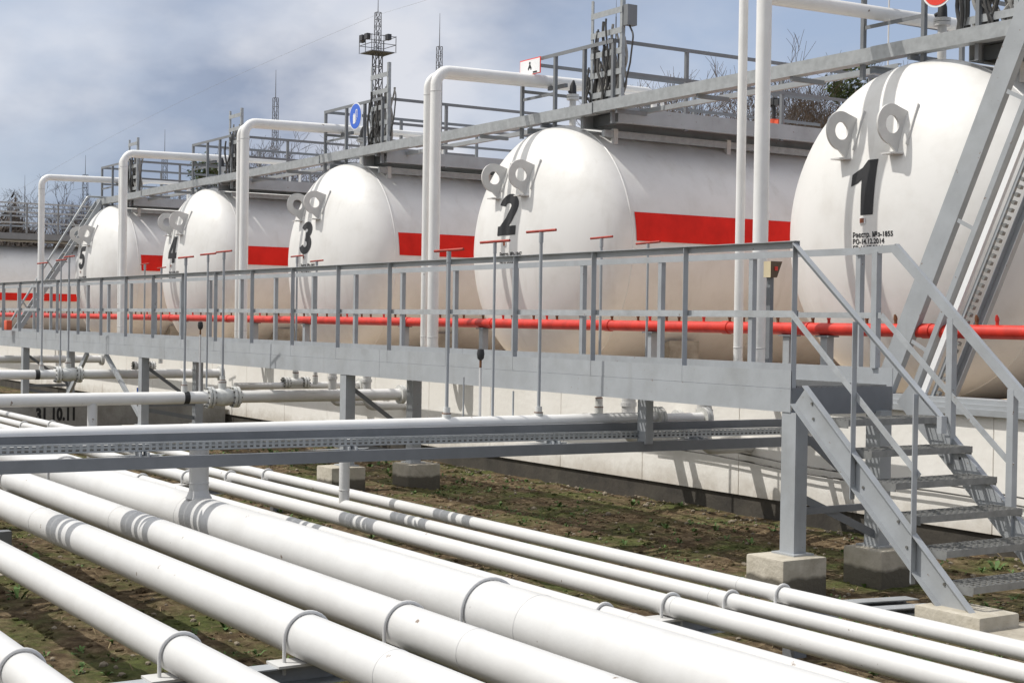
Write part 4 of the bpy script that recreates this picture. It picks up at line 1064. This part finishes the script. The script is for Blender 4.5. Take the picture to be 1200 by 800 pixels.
# overhead earth wire from the tower
a = ray_at(0, 242, 150); b_ = ray_at(-40, 255, 160)
pts = []
for k in range(17):
    u = k / 16; p = ray_at(443, 17, dp).lerp(ray_at(-30, 255, 150), u); pts.append(p - Z * (math.sin(PI * u) * -1.0))
tag(MB().tube(pts, .006, 4).build('overhead_wire', 'cable_grey'), 'thin wire sloping down the sky from the floodlight tower to the left', 'wire')
pts = [ray_at(445, 17, dp).lerp(ray_at(600, -30, 60), k / 8) for k in range(9)]
tag(MB().tube(pts, .006, 4).build('overhead_wire', 'cable_grey'), 'thin wire rising to the right from the floodlight tower top', 'wire')

# far gallery of the next tank group at the left edge
t = thing('tank_platform', (-60, 16, 4.5), 'far grey railed gallery on the tank at the left edge', 'platform', 'railed galleries on top of the tanks')
b = MB(); b.box(-61.6, -59.2, 12, 22, 4.72, 4.95); b.build('deck', 'grey_dark', t, smooth=False)
b = MB()
for zz in (5.35, 5.75, 6.1):
    b.bar((-59.2, 12, zz), (-59.2, 22, zz), .06, .04, Z); b.bar((-61.6, 12, zz), (-61.6, 22, zz), .06, .04, Z)
b.build('rail', 'galvanised', t, smooth=False)
for k in range(9):
    for xx in (-59.2, -61.6): MB().box(xx - .03, xx + .03, 12 + 1.2 * k, 12.06 + 1.2 * k, 4.95, 6.1).build('post', 'grey_dark', t, smooth=False)
t = thing('steep_ladder', (-58, 20, 1), 'far grey ladder stair beside the tank at the left edge', 'ladder')
for yy in (20.2, 20.9):
    MB().bar((-56.0, yy, 1.0), (-58.9, yy, 4.9), .14, .05, Z).build('stringer', 'galvanised', t, smooth=False)
    MB().bar((-55.8, yy, 2.1), (-58.9, yy, 6.2), .05, .04, Z).build('hand_rail', 'galvanised', t, smooth=False)
for i in range(1, 13): MB().box(-56.0 - 2.9 * i / 13 - .12, -56.0 - 2.9 * i / 13 + .1, 20.2, 20.9, 1 + 3.9 * i / 13 - .015, 1 + 3.9 * i / 13 + .015).build('tread', 'tread_steel', t, smooth=False)

# ------------------------------------------------------------------ bare trees beyond
def bare_tree(seed, h, leafy=False):
    r_ = random.Random(seed); tb = MB(); cb = MB()
    def grow(p, d, L_, r, lev):
        q = p + d * L_; mid = p + d * L_ * .5 + Vector((r_.uniform(-1, 1), r_.uniform(-1, 1), 0)) * L_ * .06
        (tb if lev < 2 else cb).tube([p, mid, q], [r, r * .85, r * .72], 5 if lev < 2 else 3, cap=False)
        if lev >= 7: return
        for k in range(2 if lev in (0,) else r_.choice((2, 3, 3))):
            ax = Vector((r_.uniform(-1, 1), r_.uniform(-1, 1), r_.uniform(-.3, .3))).normalized()
            nd = (Matrix.Rotation(math.radians(r_.uniform(18, 46)), 3, ax) @ d + Z * .10).normalized()
            st_ = p.lerp(q, r_.uniform(.55, 1.0)) if k else q
            grow(st_, nd, L_ * r_.uniform(.62, .84), max(.0055, r * .52), lev + 1)
    grow(Vector((0, 0, 0)), Vector((0, 0, 1)), h * .25, h * .0125, 0)
    return tb, cb
protos = []
for s_ in range(4):
    h = 10
    t = thing('bare_tree', (0, 0, 0), 'tree', 'tree')
    tb, cb = bare_tree(90 + s_, h); tb.build('trunk', 'bark', t); cb.build('crown', 'twigs', t, smooth=False)
    t['h'] = max(v[2] for v in cb.v); protos.append(t)
T_ = []
r_ = random.Random(3)
for k in range(24): T_.append((-15 + k * 8.5 + r_.uniform(-5, 5), 118 + r_.uniform(-14, 16), (11.2 if k < 14 else 9.3) + r_.uniform(-1.6, 1.0), 'L'))
for k in range(18): T_.append((205 + k * 13 + r_.uniform(-6, 6), 100 + r_.uniform(-10, 14), (13.2 if k > 6 else 10.6) + r_.uniform(-1.6, 1.0), 'M'))
for k in range(20): T_.append((790 + k * 12 + r_.uniform(-8, 8), 74 + r_.uniform(-6, 10), 13.6 + r_.uniform(-1.6, 1.4), 'R'))
lab = {'L': 'leafless brown tree in the low wood at the left edge of the sky', 'M': 'leafless brown tree on the skyline above tanks 3 and 4', 'R': 'leafless tree behind the galleries of tanks 1 and 2'}
grp = {'L': 'bare trees at the far left', 'M': 'bare trees above tanks 3 and 4', 'R': 'bare trees behind the right galleries'}
for i, (px, dp, h, g_) in enumerate(T_):
    p = ray_at(px, 400, dp); o = protos[i % 4] if i < 4 else copy_tree(protos[i % 4])
    o.location = (p.x, p.y, GZ); sc = h / o['h']; o.scale = (sc * 1.15, sc * 1.15, sc); o.rotation_euler = (0, 0, r_.uniform(0, 6.28))
    o['label'] = lab[g_]; o['group'] = grp[g_]; o['category'] = 'tree'
# undergrowth wood behind
p0 = ray_at(-40, 400, 150); b = MB(); r2_ = random.Random(12)
for k in range(36000):
    px = r2_.uniform(-60, 460) if k < 9000 else r2_.uniform(-60, 150); dp = r2_.uniform(118, 160); p = ray_at(px, 400, dp); h = 8.5 * (1 - abs(r2_.gauss(0, .35))) if k < 9000 else (12.3 - .026 * max(0, px) + 1.6 * noise.noise((px * .06, dp * .05, 2))) * (1 - .12 * r2_.random()) * (.8 + .3 * noise.noise((px * .03, 0, 0)))
    x, y = p.x, p.y; z = GZ + max(.1, h * r2_.random() ** (1 if k < 9000 else .5)) ; s_ = r2_.uniform(.25, .7); a = r2_.uniform(0, PI)
    d = Vector((math.cos(a) * s_, math.sin(a) * s_, r2_.uniform(.2, .9) * s_ * 1.4)); w_ = Vector((-math.sin(a), math.cos(a), .1)) * s_ * (.09 if k < 9000 else .15)
    c_ = Vector((x, y, z)); b.add([c_ - w_, c_ + w_, c_ + d], [(0, 1, 2)])
tag(b.build('undergrowth', 'brush', smooth=False), 'brown tangle of leafless undergrowth below the far trees', kind='stuff')
# evergreen bushes with clumps of leaves
for (px, py, dp, rr, lab_) in ((1003, 105, 66, 1.3, 'green bushy tree crown showing behind tank 1'), (243, 205, 92, 1.2, 'dark green bush crown on the skyline behind tank 4')):
    q = ray_at(px, py, dp); t = thing('leafy_tree', (q.x, q.y, GZ), lab_, 'tree')
    b = MB(); b.tube([(q.x, q.y, GZ), (q.x + .1, q.y, q.z * .6), (q.x, q.y, q.z)], [.18, .13, .05], 7); b.build('trunk', 'bark', t)
    b = MB(); r3 = random.Random(px)
    for cl in range(26):
        v = Vector((r3.gauss(0, 1), r3.gauss(0, 1), r3.gauss(0, .8))) * rr * .45 + q
        for k in range(60):
            c_ = v + Vector((r3.gauss(0, 1), r3.gauss(0, 1), r3.gauss(0, 1))) * .2; n_ = Vector((r3.uniform(-1, 1), r3.uniform(-1, 1), r3.uniform(-1, 1))).normalized(); u = n_.orthogonal().normalized() * .10; w_ = n_.cross(u)
            b.add([c_ - u, c_ - w_ * .5, c_ + u, c_ + w_ * .5], [(0, 1, 2, 3)])
    b.build('crown', 'leaf_bush', t, smooth=False)

# ------------------------------------------------------------------ weeds, straw and stones on the soil
r4 = random.Random(21)
bw = MB(); bs = MB(); bst = MB()
def blocked(x, y): return (-6.5 < x and 7.4 < y < 9.4)
def weed(x, y, s_, nl, flat):
    z = ground_z(x, y)
    for j in range(nl):
        a = r4.uniform(0, 2 * PI); d = Vector((math.cos(a), math.sin(a), 0)); w_ = Vector((-d.y, d.x, 0)) * s_ * r4.uniform(.16, .3); c_ = Vector((x, y, z - .004)) + d * s_ * r4.uniform(0, .3)
        tip = c_ + d * s_ * r4.uniform(.5, 1.1) + Z * s_ * r4.uniform(.1, 1.0) * flat; md = c_.lerp(tip, .55) + Z * s_ * .2
        bw.add([c_ - w_ * .3, c_ + w_ * .3, md + w_, tip, md - w_], [(0, 1, 2, 3, 4)])
for k in range(2600):
    x = r4.uniform(-22, -4.5); y = r4.uniform(1.2, 10.2)
    if blocked(x, y) or noise.noise((x * .8, y * .8, 3)) < r4.uniform(-.35, .5): continue
    weed(x, y, r4.uniform(.02, .06) * (1.5 if r4.random() < .12 else 1), r4.randint(4, 8), 1.0)
for k in range(11000):      # low green mats
    x = r4.uniform(-20, -5); y = r4.uniform(1.2, 10.0) if k % 2 else r4.uniform(6.4, 9.9)
    if blocked(x, y) or noise.noise((x * .55, y * .75, 8)) + .5 * noise.noise((x * 2.1, y * 2.1, 2)) < r4.uniform(.02, .34): continue
    weed(x, y, r4.uniform(.012, .034), r4.randint(3, 5), .7)
tag(bw.build('weeds', 'leaf_weed', smooth=False), 'small green weeds sprouting from the brown soil', kind='stuff')
for k in range(5200):
    x = r4.uniform(-22, -4.5); y = r4.uniform(1.2, 10.3)
    if blocked(x, y): continue
    z = ground_z(x, y) + .004; a = r4.uniform(0, PI); l_ = r4.uniform(.02, .075); d = Vector((math.cos(a), math.sin(a), r4.uniform(-.1, .35))) * l_; w_ = Vector((-math.sin(a), math.cos(a), 0)) * .0032
    c_ = Vector((x, y, z)); bs.add([c_ - d - w_, c_ - d + w_, c_ + d + w_, c_ + d - w_], [(0, 1, 2, 3)])
tag(bs.build('dry_straw', 'straw', smooth=False), 'bits of dry straw lying on the soil', kind='stuff')
ico = bmesh.new(); bmesh.ops.create_icosphere(ico, subdivisions=1, radius=1); iv = [v.co.copy() for v in ico.verts]; fi = [tuple(v.index for v in f.verts) for f in ico.faces]; ico.free()
for k in range(1900):
    x = r4.uniform(-22, -4.5); y = r4.uniform(1.2, 10.3) if k < 1500 else r4.gauss(10.15, .13)
    if blocked(x, y) or y > 10.33: continue
    s_ = r4.uniform(.006, .026) * (1.8 if r4.random() < .05 else 1); c_ = Vector((x, y, ground_z(x, y) + s_ * .2)); q = [r4.uniform(.6, 1.2) for _ in range(3)]; rot = Matrix.Rotation(r4.uniform(0, 6), 3, Z)
    bst.add([c_ + rot @ Vector((v.x * q[0], v.y * q[1], v.z * q[2] * .75)) * s_ * r4.uniform(.85, 1.15) for v in iv], fi)
bcl = MB()
for k in range(6500):
    x = r4.uniform(-20, -4.8); y = r4.uniform(1.2, 10.2)
    if blocked(x, y): continue
    s_ = r4.uniform(.008, .03) * (1.6 if r4.random() < .06 else 1); c_ = Vector((x, y, ground_z(x, y) + s_ * .1)); q = [r4.uniform(.7, 1.3) for _ in range(3)]; rot = Matrix.Rotation(r4.uniform(0, 6), 3, Z)
    bcl.add([c_ + rot @ Vector((v.x * q[0], v.y * q[1], v.z * q[2] * .6)) * s_ * r4.uniform(.75, 1.2) for v in iv], fi)
tag(bcl.build('soil_clods', 'soil', smooth=False), 'crumbled brown clods of soil', kind='stuff')
tag(bst.build('stones', 'stone', smooth=False), 'small stones and clods scattered over the soil and along the wall foot', kind='stuff')
